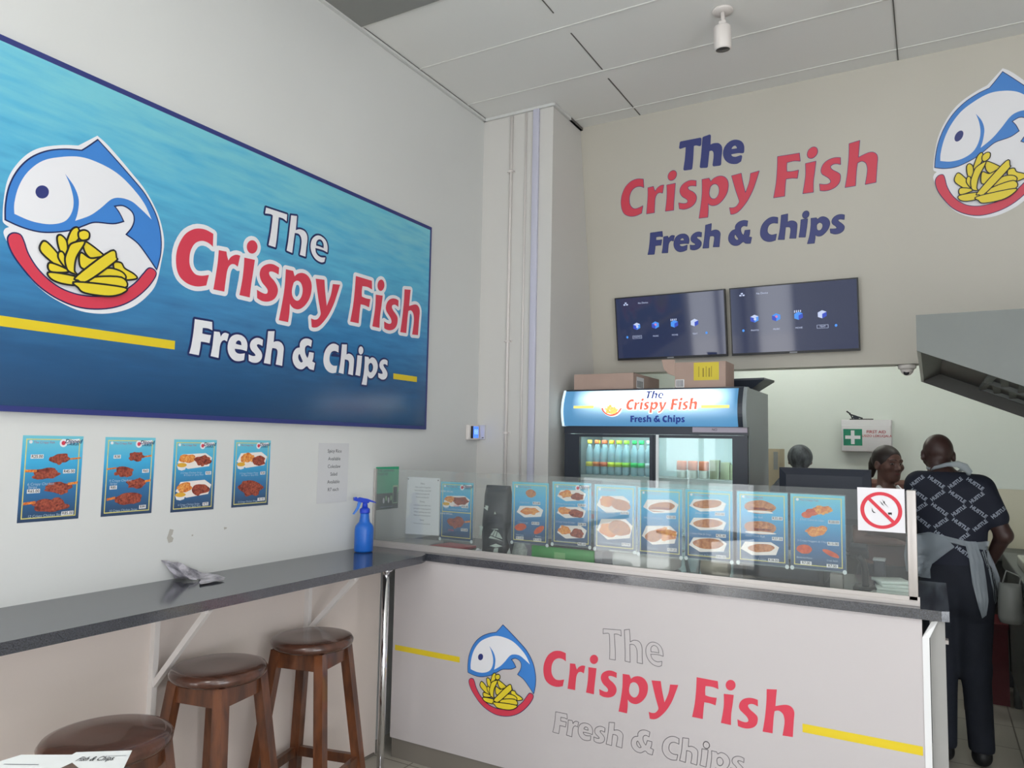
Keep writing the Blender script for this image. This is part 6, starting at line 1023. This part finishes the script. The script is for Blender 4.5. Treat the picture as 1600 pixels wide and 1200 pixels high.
# ================================================================== PEOPLE
def rc(P, a, b_, ra, rb, sy=1.0):
    a = np.array(a, float); b_ = np.array(b_, float); S = np.array([1, 1/sy, 1]); Pp = (P-a)*S; ba = (b_-a)*S; h = np.clip((Pp@ba)/(ba@ba), 0, 1); d = np.linalg.norm(Pp-h[..., None]*ba, axis=-1)-(ra+(rb-ra)*h); return d*min(1, (1+sy)/2)
def el(P, c_, r, Rm=None):
    Q = P-np.array(c_, float); r = np.array(r, float)
    if Rm is not None: Q = Q@Rm
    k0 = np.linalg.norm(Q/r, axis=-1); k1 = np.linalg.norm(Q/(r*r), axis=-1)+1e-9; return k0*(k0-1)/k1
def smin(a, b_, k): h = np.clip(.5+.5*(b_-a)/k, 0, 1); return b_+(a-b_)*h-k*h*(1-h)
def surf(fn, lo, hi, h):
    lo = np.array(lo, float); n = np.ceil((np.array(hi)-lo)/h).astype(int)+1; G_ = np.empty(tuple(n), np.float32); xs = [lo[i]+h*np.arange(n[i]) for i in range(3)]
    for k in range(0, n[2], 24):
        Z = xs[2][k:k+24]; X, Y, Zz = np.meshgrid(xs[0], xs[1], Z, indexing='ij'); G_[:, :, k:k+24] = fn(np.stack([X, Y, Zz], -1))
    ins = G_ < 0; c8 = [ins[i:n[0]-1+i, j:n[1]-1+j, k:n[2]-1+k] for i in (0, 1) for j in (0, 1) for k in (0, 1)]; s = sum(c.astype(np.int8) for c in c8); act = (s > 0) & (s < 8); I = np.argwhere(act)
    idx = -np.ones(act.shape, int); idx[act] = np.arange(len(I)); acc = np.zeros((len(I), 3)); cnt = np.zeros(len(I))
    for ax in range(3):
        o2 = [a for a in range(3) if a != ax]
        for p_ in (0, 1):
            for q_ in (0, 1):
                A = I.copy(); A[:, o2[0]] += p_; A[:, o2[1]] += q_; B_ = A.copy(); B_[:, ax] += 1; ga = G_[A[:, 0], A[:, 1], A[:, 2]]; gb = G_[B_[:, 0], B_[:, 1], B_[:, 2]]; m_ = (ga < 0) != (gb < 0); t = np.where(m_, ga/np.where(m_, ga-gb, 1), 0)
                pt = A.astype(float); pt[:, ax] += t; acc[m_] += pt[m_]; cnt[m_] += 1
    V = lo+h*acc/cnt[:, None]; F_ = []
    for ax in range(3):
        o2 = [a for a in range(3) if a != ax]; sl = [slice(1, n[i]-1) for i in range(3)]; sl[ax] = slice(0, n[ax]-1); sl2 = list(sl); sl2[ax] = slice(1, n[ax]); a_ = ins[tuple(sl)]; b2 = ins[tuple(sl2)]; E_ = np.argwhere(a_ != b2); off = np.array([1, 1, 1]); off[ax] = 0; E2 = E_+off; flip = a_[E_[:, 0], E_[:, 1], E_[:, 2]]
        q4 = []
        for p_, q_ in ((-1, -1), (0, -1), (0, 0), (-1, 0)):
            C4 = E2.copy(); C4[:, o2[0]] += p_; C4[:, o2[1]] += q_; q4.append(idx[C4[:, 0], C4[:, 1], C4[:, 2]])
        Q = np.stack(q4, 1)
        if ax == 1: flip = ~flip
        Q[~flip] = Q[~flip][:, ::-1]; F_.append(Q)
    return V, np.concatenate(F_)
def rotm(yaw, pitch, roll=0): return np.array(Matrix.Rotation(yaw, 3, 'Z') @ Matrix.Rotation(pitch, 3, 'X') @ Matrix.Rotation(roll, 3, 'Y'))
def person(name, label, loc, rotz, J, skin, fem=False, h=.008):
    """J: joints in local metres, +y is forward"""
    root = thing(name, label, 'person', loc); root.rotation_euler = (0, 0, rotz); A = np.array; Rm = rotm(*J['head_rot']); hc_ = A(J['head'], float); hp = lambda x, y, z: hc_+Rm@A([x, y, z])
    pel = A(J['pelvis']); ch = A(J['chest']); nk = A(J['neck']); S2 = [A(s) for s in J['sh']]; sw_ = .9 if fem else 1.0
    def legs(P, g, k=.03):
        d = el(P, pel, (.165+g, .118+g, .13+g))
        for i in (0, 1): d = smin(d, el(P, A(J['hip'][i])+A([0, -.045, -.03]), (.085+g, .085+g, .10+g)), .04)
        for i in (0, 1):
            H_, K_, N_ = A(J['hip'][i]), A(J['knee'][i]), A(J['ankle'][i]); d = smin(d, rc(P, H_, K_, .088+g, .058+g), .04); d = smin(d, rc(P, K_, N_, .057+g, .040+g*(1.6 if g > 0 else 1)), .03)
        return d
    def torso(P, g):
        d = el(P, ch, (.172*sw_+g, .112+g, .20+g)); mid = (pel*.5+ch*.5); d = smin(d, el(P, mid, (.150*sw_+g, .102+g, .20+g)), .06); d = smin(d, rc(P, S2[0]*.9+ch*.1, S2[1]*.9+ch*.1, .062+g, .062+g), .06); d = smin(d, el(P, pel, (.16+g, .115+g, .13+g)), .05)
        for s in (0, 1): d = smin(d, rc(P, nk-A([0, .01, .055]), S2[s]*.75+nk*.25-A([0, 0, .03]), .060+g, .050+g), .05)
        if fem:
            for s in (-1, 1): d = smin(d, el(P, ch+A([s*.075, .085, -.02]), (.065+g, .06+g, .07+g)), .03)
        return d
    def arms(P, g, frac=1.0):
        d = None
        for i in (0, 1):
            E_, W_ = A(J['el'][i]), A(J['wr'][i]); q_ = rc(P, S2[i], S2[i]+(E_-S2[i])*frac, .058*sw_+g, (.058+(.043-.058)*frac)*sw_+g*1.3)
            if frac == 1.0: q_ = smin(q_, rc(P, E_, W_, .042*sw_, .028*sw_), .02)
            d = q_ if d is None else np.minimum(d, q_)
        return d
    def head(P):
        d = el(P, hp(0, -.012, .035), (.077, .096, .090), Rm); d = smin(d, el(P, hp(0, .022, -.035), (.058, .066, .078), Rm), .03); d = smin(d, el(P, hp(0, .05, -.085), (.030, .030, .022), Rm), .03)
        d = smin(d, rc(P, hp(0, .082, .018), hp(0, .104, -.020), .008, .012), .012); 
        for s in (-1, 1):
            d = smin(d, el(P, hp(s*.013, .094, -.024), (.009, .010, .008), Rm), .006); d = smin(d, el(P, hp(s*.045, .052, -.012), (.026, .028, .024), Rm), .02); d = smin(d, rc(P, hp(s*.012, .083, .030), hp(s*.048, .070, .032), .008, .008), .012)
            e = el(P, hp(s*.032, .090, .012), (.017, .014, .012), Rm); d = -smin(-d, e, .008)
            ea = el(P, hp(s*.079, -.008, -.002), (.011, .022, .032), Rm); ea = np.maximum(ea, -el(P, hp(s*.092, -.004, .0), (.008, .013, .020), Rm)); d = smin(d, ea, .008)
        lip = np.minimum(el(P, hp(0, .083, -.048), (.023, .012, .007), Rm), el(P, hp(0, .082, -.059), (.020, .012, .008), Rm)); return smin(d, lip, .005)
    def hand(P, i):
        W_ = A(J['wr'][i]); E_ = A(J['el'][i]); f = W_-E_; f /= np.linalg.norm(f); up = A([0, 0, 1.0]); s = A([1.0, 0, 0])*(1 if i == 1 else -1); s = s-f*(s@f); s /= np.linalg.norm(s); n_ = np.cross(f, s)
        if n_[2] > 0: n_ = -n_
        pc_ = W_+f*.048; Rh = np.stack([s, f, n_], 1); d = smin(rc(P, W_-f*.01, W_+f*.02, .026, .026), el(P, pc_, (.040, .050, .016), Rh), .015)
        for k, (o_, L_) in enumerate(((-.030, .070), (-.011, .080), (.009, .075), (.028, .060))):
            a0 = W_+f*.085+s*o_*-1; a1 = a0+f*L_*.45+n_*.012; a2 = a1+f*L_*.30+n_*L_*.40; a3 = a2+f*L_*.05+n_*L_*.28
            d = smin(d, np.minimum(rc(P, a0, a1, .0095, .009), np.minimum(rc(P, a1, a2, .009, .0085), rc(P, a2, a3, .0085, .0075))), .004)
        t0 = W_+f*.03-s*.030; t1 = t0+f*.03-s*.028+n_*.012; t2 = t1+f*.032-s*.004+n_*.012; return smin(d, np.minimum(rc(P, t0, t1, .012, .010), rc(P, t1, t2, .010, .008)), .008)
    def feet(P):
        d = None
        for i in (0, 1):
            N_ = A(J['ankle'][i]); q_ = smin(rc(P, N_, N_+A([0, -.02, -.045]), .040, .038), rc(P, N_+A([0, .0, -.052]), N_+A([0, .16, -.058]), .036, .028, 1), .03); d = q_ if d is None else np.minimum(d, q_)
        return np.maximum(d, -P[..., 2]+.004)
    def body(P):
        d = smin(torso(P, 0), legs(P, 0), .04); d = smin(d, arms(P, 0), .03); d = smin(d, rc(P, nk-A([0, 0, .05]), hp(0, -.02, -.05), .062*sw_, .056*sw_), .045); d = smin(d, head(P), .012); d = np.minimum(d, feet(P))
        for i in (0, 1): d = np.minimum(d, hand(P, i))
        return d
    lo, hi = J['lo'], J['hi']
    def mk(nm, fn, m, lo=lo, hi=hi, h=h, lab=None):
        V, F2 = surf(fn, lo, hi, h); q = MB(); q.raw([Vector(v)+WORLD[root.name] for v in V.tolist()], [tuple(f_) for f_ in F2.tolist()], m, True); return q.build(nm, root, label=lab)
    bo = mk('body', body, skin)
    return root, mk, dict(torso=torso, legs=legs, arms=arms, hp=hp, Rm=Rm, feet=feet, head=head)
skin_d = mat('skin_dark', (66, 46, 42), .45); skin_m = mat('skin_brown', (108, 78, 70), .45)
shirt_m = mat('shirt_navy', (30, 34, 48), .8); jean = mat('jeans_dark', (30, 34, 44), .85, noise=.1, nscale=12); shoe = mat('shoe_black', (24, 24, 26), .5)
# --- the man with his back to us
J = dict(head=(-.052, .065, 1.652), head_rot=(.12, -.34, .04), pelvis=(.02, .0, 1.0), chest=(.0, .01, 1.355), neck=(-.02, .02, 1.555), sh=[(-.150, 0, 1.492), (.148, 0, 1.48)],
         hip=[(-.065, 0, .92), (.10, 0, .92)], knee=[(-.055, .03, .50), (.10, .02, .50)], ankle=[(-.06, -.03, .10), (.115, -.01, .10)], el=[(-.200, .07, 1.24), (.246, -.02, 1.235)], wr=[(-.13, .26, 1.08), (.185, .14, 1.06)], lo=(-.36, -.26, -.01), hi=(.36, .46, 1.80))
man, mk, K = person('person', 'man seen from behind in navy patterned shirt and clear plastic apron', (.085, 4.84, 0), 0, J, skin_d, h=.0085)
A3 = np.array
def shirt_fn(P):
    d = smin(K['torso'](P, .012), K['arms'](P, .014, .62), .03); d = np.maximum(d, -(P[..., 2]-1.04)); nkc = P-A3(J['neck'])-A3([0, .02, .035]); d = np.maximum(d, -(np.linalg.norm(nkc*A3([1, 1, .9]), axis=-1)-.060)); return d
sh = mk('shirt', shirt_fn, shirt_m, (-.30, -.2, .96), (.32, .22, 1.56), .008)
tr = mk('trousers', lambda P: np.maximum(np.maximum(K['legs'](P, .014), P[..., 2]-1.09), -(P[..., 2]-.075)), jean, (-.22, -.24, .04), (.26, .2, 1.12), .0085)
mk('shoes', lambda P: np.maximum(K['feet'](P)-.006, P[..., 2]-.10), shoe, (-.2, -.12, -.005), (.26, .28, .12), .007)
def bvh_of(*objs):
    vs, fs = [], []
    for o in objs:
        b0 = len(vs); off = WORLD[o.name]; vs += [v.co+off for v in o.data.vertices]; fs += [tuple(b0+i for i in p_.vertices) for p_ in o.data.polygons]
    return BVHTree.FromPolygons(vs, fs)
T_s = bvh_of(sh); T_a = bvh_of(sh, tr)
def drape(tree, x, z, off, y_default=4.80, y0=4.3):
    hit = tree.ray_cast(Vector((x, y0, z)), Vector((0, 1, 0))); return Vector((x, (hit[0].y if hit[0] is not None and hit[0].y < 4.92 else y_default)-off, z))
# HUSTLE lattice print on the shirt
ptm = mat('shirt_print', (150, 158, 172), .7); q = MB(); N0 = Vector((.155, 1.545)); d1 = Vector((.098, -.076)); d2 = Vector((-.086, -.073))
def onshirt(x, z): hit = T_s.ray_cast(Vector((x, 4.3, z)), Vector((0, 1, 0))); return hit[0] if hit[0] is not None else None
def add_word(mid, dr, size, xs):
    vs, fs = text_geo('HUSTLE', size, .0, .045); dr = dr.normalized(); nr = Vector((-dr.y, dr.x)); out = []
    for v in vs:
        p2 = mid+dr*v.x*xs+nr*v.y; h3 = onshirt(p2.x, p2.y)
        if h3 is None: return
        out.append(Vector((h3.x, h3.y-.003, h3.z)))
    if max(o_.y for o_ in out)-min(o_.y for o_ in out) > .12: return
    q.raw(out, fs, ptm)
for i in range(-6, 7):
    for j in range(-6, 7):
        n_ = N0+d1*i+d2*j
        if not (-.2 < n_.x < .45 and .98 < n_.y < 1.6): continue
        dd1 = d1 if d1.x > 0 else -d1; dd2 = -d2
        add_word(n_+d1*.5, dd1, .027, .98); add_word(n_+d2*.5, dd2, .026, .92)
q.build('shirt_lettering', man, label='grey diagonal HUSTLE lettering')
# apron: clear plastic sheets that follow the body
ap = bpy.data.materials.new('apron_film'); ap.use_nodes = True; nt = ap.node_tree; b = nt.nodes['Principled BSDF']; b.inputs['Base Color'].default_value = lin((176, 186, 194)); b.inputs['Roughness'].default_value = .3
tn = nt.nodes.new('ShaderNodeBsdfTransparent'); mx_ = nt.nodes.new('ShaderNodeMixShader'); mx_.inputs[0].default_value = .55; nt.links.new(tn.outputs[0], mx_.inputs[1]); nt.links.new(b.outputs[0], mx_.inputs[2]); nt.links.new(mx_.outputs[0], nt.nodes['Material Output'].inputs[0]); MATS['apron_film'] = ap
def film(pts_l, pts_r, n=26, m_=8, off=.012, yd=4.80, tree=None, wav=.004):
    """ribbon between two polylines of (x, z)"""
    def samp(L, t): f_ = t*(len(L)-1); i = min(int(f_), len(L)-2); return Vector(L[i]).lerp(Vector(L[i+1]), f_-i)
    vs = []
    for i in range(n+1):
        for j in range(m_+1):
            p_ = samp(pts_l, i/n).lerp(samp(pts_r, i/n), j/m_); w = drape(tree or T_a, p_.x, p_.y, off+wav*math.sin(j*2.3+i*.4), yd); vs.append(w)
    k = len(vs); vs2 = [v+Vector((0, -.0012, 0)) for v in vs]; fs = [(i*(m_+1)+j, i*(m_+1)+j+1, (i+1)*(m_+1)+j+1, (i+1)*(m_+1)+j) for i in range(n) for j in range(m_)]
    q.raw(vs2, fs, ap, True)
q = MB()
film([(-.115, 1.20), (-.02, 1.235), (.08, 1.215), (.18, 1.195), (.265, 1.20)], [(-.115, 1.115), (-.02, 1.14), (.08, 1.185), (.18, 1.165), (.25, 1.15)])
film([(-.125, 1.21), (-.125, 1.13), (-.12, 1.06), (-.10, .99)], [(.06, 1.21), (.10, 1.165), (.03, 1.10), (-.01, 1.06)], off=.02)
film([(-.115, 1.06), (-.115, 1.0), (-.11, .975)], [(-.005, 1.075), (-.02, 1.03), (-.018, .985)], off=.022)
film([(.145, 1.20), (.165, 1.10), (.175, .98), (.20, .86), (.215, .80)], [(.20, 1.20), (.23, 1.10), (.24, 1.0), (.245, .90), (.235, .82)], off=.026)
film([(.225, 1.14), (.25, 1.06), (.27, .95), (.275, .87)], [(.25, 1.17), (.285, 1.08), (.31, 1.0), (.315, .92)], off=.0, yd=4.86)
film([(-.135, 1.19), (-.15, 1.08), (-.14, .99)], [(-.06, 1.20), (-.06, 1.09), (-.06, .98)], off=.006, yd=4.86)
q.build('apron', man, label='clear plastic apron tied at the back')
q = MB(); q.tube([(.000, 4.815, 1.575), (.015, 4.785, 1.588), (.075, 4.778, 1.608), (.125, 4.785, 1.612), (.160, 4.79, 1.595), (.180, 4.80, 1.570), (.175, 4.81, 1.545)], .02, ap, 10, rs=[.005, .009, .012, .018, .023, .017, .006])
q.tube([(-.005, 4.83, 1.58), (-.02, 4.87, 1.585), (-.01, 4.93, 1.56), (.05, 4.96, 1.54), (.12, 4.94, 1.56), (.15, 4.88, 1.58), (.15, 4.83, 1.60)], .008, ap, 8); q.build('apron_neck_band', man, label='crumpled clear neck band')
# --- woman facing right
J2 = dict(head=(0, .03, 1.582), head_rot=(0.0, -.02, 0), pelvis=(0, 0, .92), chest=(0, .0, 1.215), neck=(0, 0, 1.41), sh=[(-.155, 0, 1.345), (.155, 0, 1.345)], hip=[(-.08, 0, .87), (.08, 0, .87)], knee=[(-.085, .02, .47), (.085, .02, .47)], ankle=[(-.085, -.02, .10), (.085, -.02, .10)],
          el=[(-.20, -.02, 1.10), (.20, -.02, 1.10)], wr=[(-.10, .17, 1.10), (.10, .17, 1.10)], lo=(-.32, -.26, -.01), hi=(.32, .40, 1.72))
wo, mk2, K2 = person('person', 'woman with dark tied back hair looking right beside the till monitor', (-.270, 5.51, 0), math.radians(-138), J2, skin_m, True, h=.0075)
hairm = mat('hair_dark', (42, 32, 30), .5); hp2 = K2['hp']; Rm2 = K2['Rm']
def hair2(P):
    d = el(P, hp2(0, -.018, .040), (.083, .100, .094), Rm2); cut = el(P, hp2(0, .085, -.035), (.075, .075, .105), Rm2); d = -smin(-d, cut, .012); d = np.maximum(d, -((P-hp2(0, 0, -.03))@(Rm2@A3([0, -.35, 1.0]))))
    d = smin(d, el(P, hp2(0, -.112, .018), (.040, .048, .052), Rm2), .012); return smin(d, rc(P, hp2(0, -.140, .0), hp2(.01, -.150, -.075), .032, .018), .012)
mk2('hair', hair2, hairm, (-.12, -.2, 1.42), (.12, .16, 1.72), .005)
mk2('blouse', lambda P: np.maximum(np.maximum(smin(K2['torso'](P, .012), K2['arms'](P, .013, .6), .03), -(P[..., 2]-.90)), -(np.linalg.norm((P-A3([0, .03, 1.425])), axis=-1)-.075)), mat('blouse_brown', (92, 66, 66), .8), (-.28, -.2, .88), (.28, .24, 1.46), .0085)
mk2('trousers', lambda P: np.maximum(np.maximum(K2['legs'](P, .012), P[..., 2]-.95), -(P[..., 2]-.075)), jean, (-.22, -.22, .04), (.22, .2, 1.0), .010)
eyew = mat('eye_white', (150, 140, 134), .5); iris = mat('eye_iris', (24, 16, 14), .4); lipm = mat('lip_brown', (118, 62, 60), .4)
base2 = WORLD[wo.name]
for s in (-1, 1):
    q = MB(); c_ = Vector(hp2(s*.032, .0725, .012).tolist())+base2; q.lathe(c_, [(.0002, -.0062), (.008, -.0052), (.0125, -.0028), (.0142, 0), (.0125, .0028), (.008, .0052), (.0002, .0062)], eyew, 14)
    g_ = Vector((s*.0+.004, .0098, .0)).normalized(); ic = c_+Vector((Rm2@A3([.0045, .0095, 0])).tolist()); q.lathe(ic, [(.0002, -.0052), (.004, -.0038), (.0055, 0), (.004, .0038), (.0002, .0052)], iris, 10, sy=.8); q.build('eye', wo)
    q = MB(); q.tube([Vector(hp2(s*(.012+.012*k), .0925-.004*k*k*.5, .036+.004*math.sin(k*1.0)).tolist())+base2 for k in range(4)], .0025, hairm, 6); q.build('eyebrow', wo)
q = MB(); q.tube([Vector(hp2(.022*t, .0945-.004*t*t*3, -.0535+.002*abs(t)).tolist())+base2 for t in (-1, -.5, 0, .5, 1)], .0035, lipm, 6, rs=[.001, .004, .005, .004, .001]); q.build('lips', wo)
q = MB(); q.tube([Vector((K2['hp'](0, 0, 0)*0+A3(p_)).tolist())+base2 for p_ in ((.07, .02, 1.44), (.075, .075, 1.40), (.06, .125, 1.32), (.05, .135, 1.2))], .016, white, 8); q.tube([Vector(p_)+base2 for p_ in ((-.07, .02, 1.44), (-.075, .075, 1.40), (-.06, .125, 1.32), (-.05, .135, 1.2))], .016, white, 8); q.build('apron_strap', wo, label='white apron strap')
q = MB(); q.lathe(Vector(hp2(.086, .0, -.036).tolist())+base2, [(.0002, -.004), (.004, 0), (.0002, .004)], white, 8); q.build('earring', wo); q = MB(); q.lathe(Vector(hp2(-.086, .0, -.036).tolist())+base2, [(.0002, -.004), (.004, 0), (.0002, .004)], white, 8); q.build('earring', wo)
# --- third worker at the back
J3 = dict(J2); J3['head'] = (0, .03, 1.585); J3['lo'] = (-.32, -.26, -.01); J3['hi'] = (.32, .40, 1.74)
w3, mk3, K3 = person('person', 'worker in a grey hair net, only the head showing above the till monitor', (-.885, 6.08, 0), 0.15, J3, skin_m, True, h=.012)
hp3 = K3['hp']; Rm3 = K3['Rm']
mk3('hair_net', lambda P: np.maximum(smin(el(P, hp3(0, -.02, .03), (.092, .110, .098), Rm3), rc(P, hp3(0, -.07, -.04), hp3(0, -.08, -.075), .05, .035), .02), -((P-hp3(0, .02, .0))@(Rm3@A3([0, -1.0, .6])))-.02), mat('hair_net', (98, 104, 108), .6, rgb2=(52, 54, 58), nscale=26, stretch=(1, 1, .4)), (-.14, -.2, 1.40), (.14, .18, 1.76), .006)
mk3('blouse', lambda P: np.maximum(smin(K3['torso'](P, .012), K3['arms'](P, .013, .6), .03), -(P[..., 2]-.90)), mat('blouse_grey', (70, 72, 80), .8), (-.28, -.2, .88), (.28, .24, 1.46), .012)
mk3('trousers', lambda P: np.maximum(np.maximum(K3['legs'](P, .012), P[..., 2]-.95), -(P[..., 2]-.075)), jean, (-.22, -.22, .04), (.22, .2, 1.0), .012)
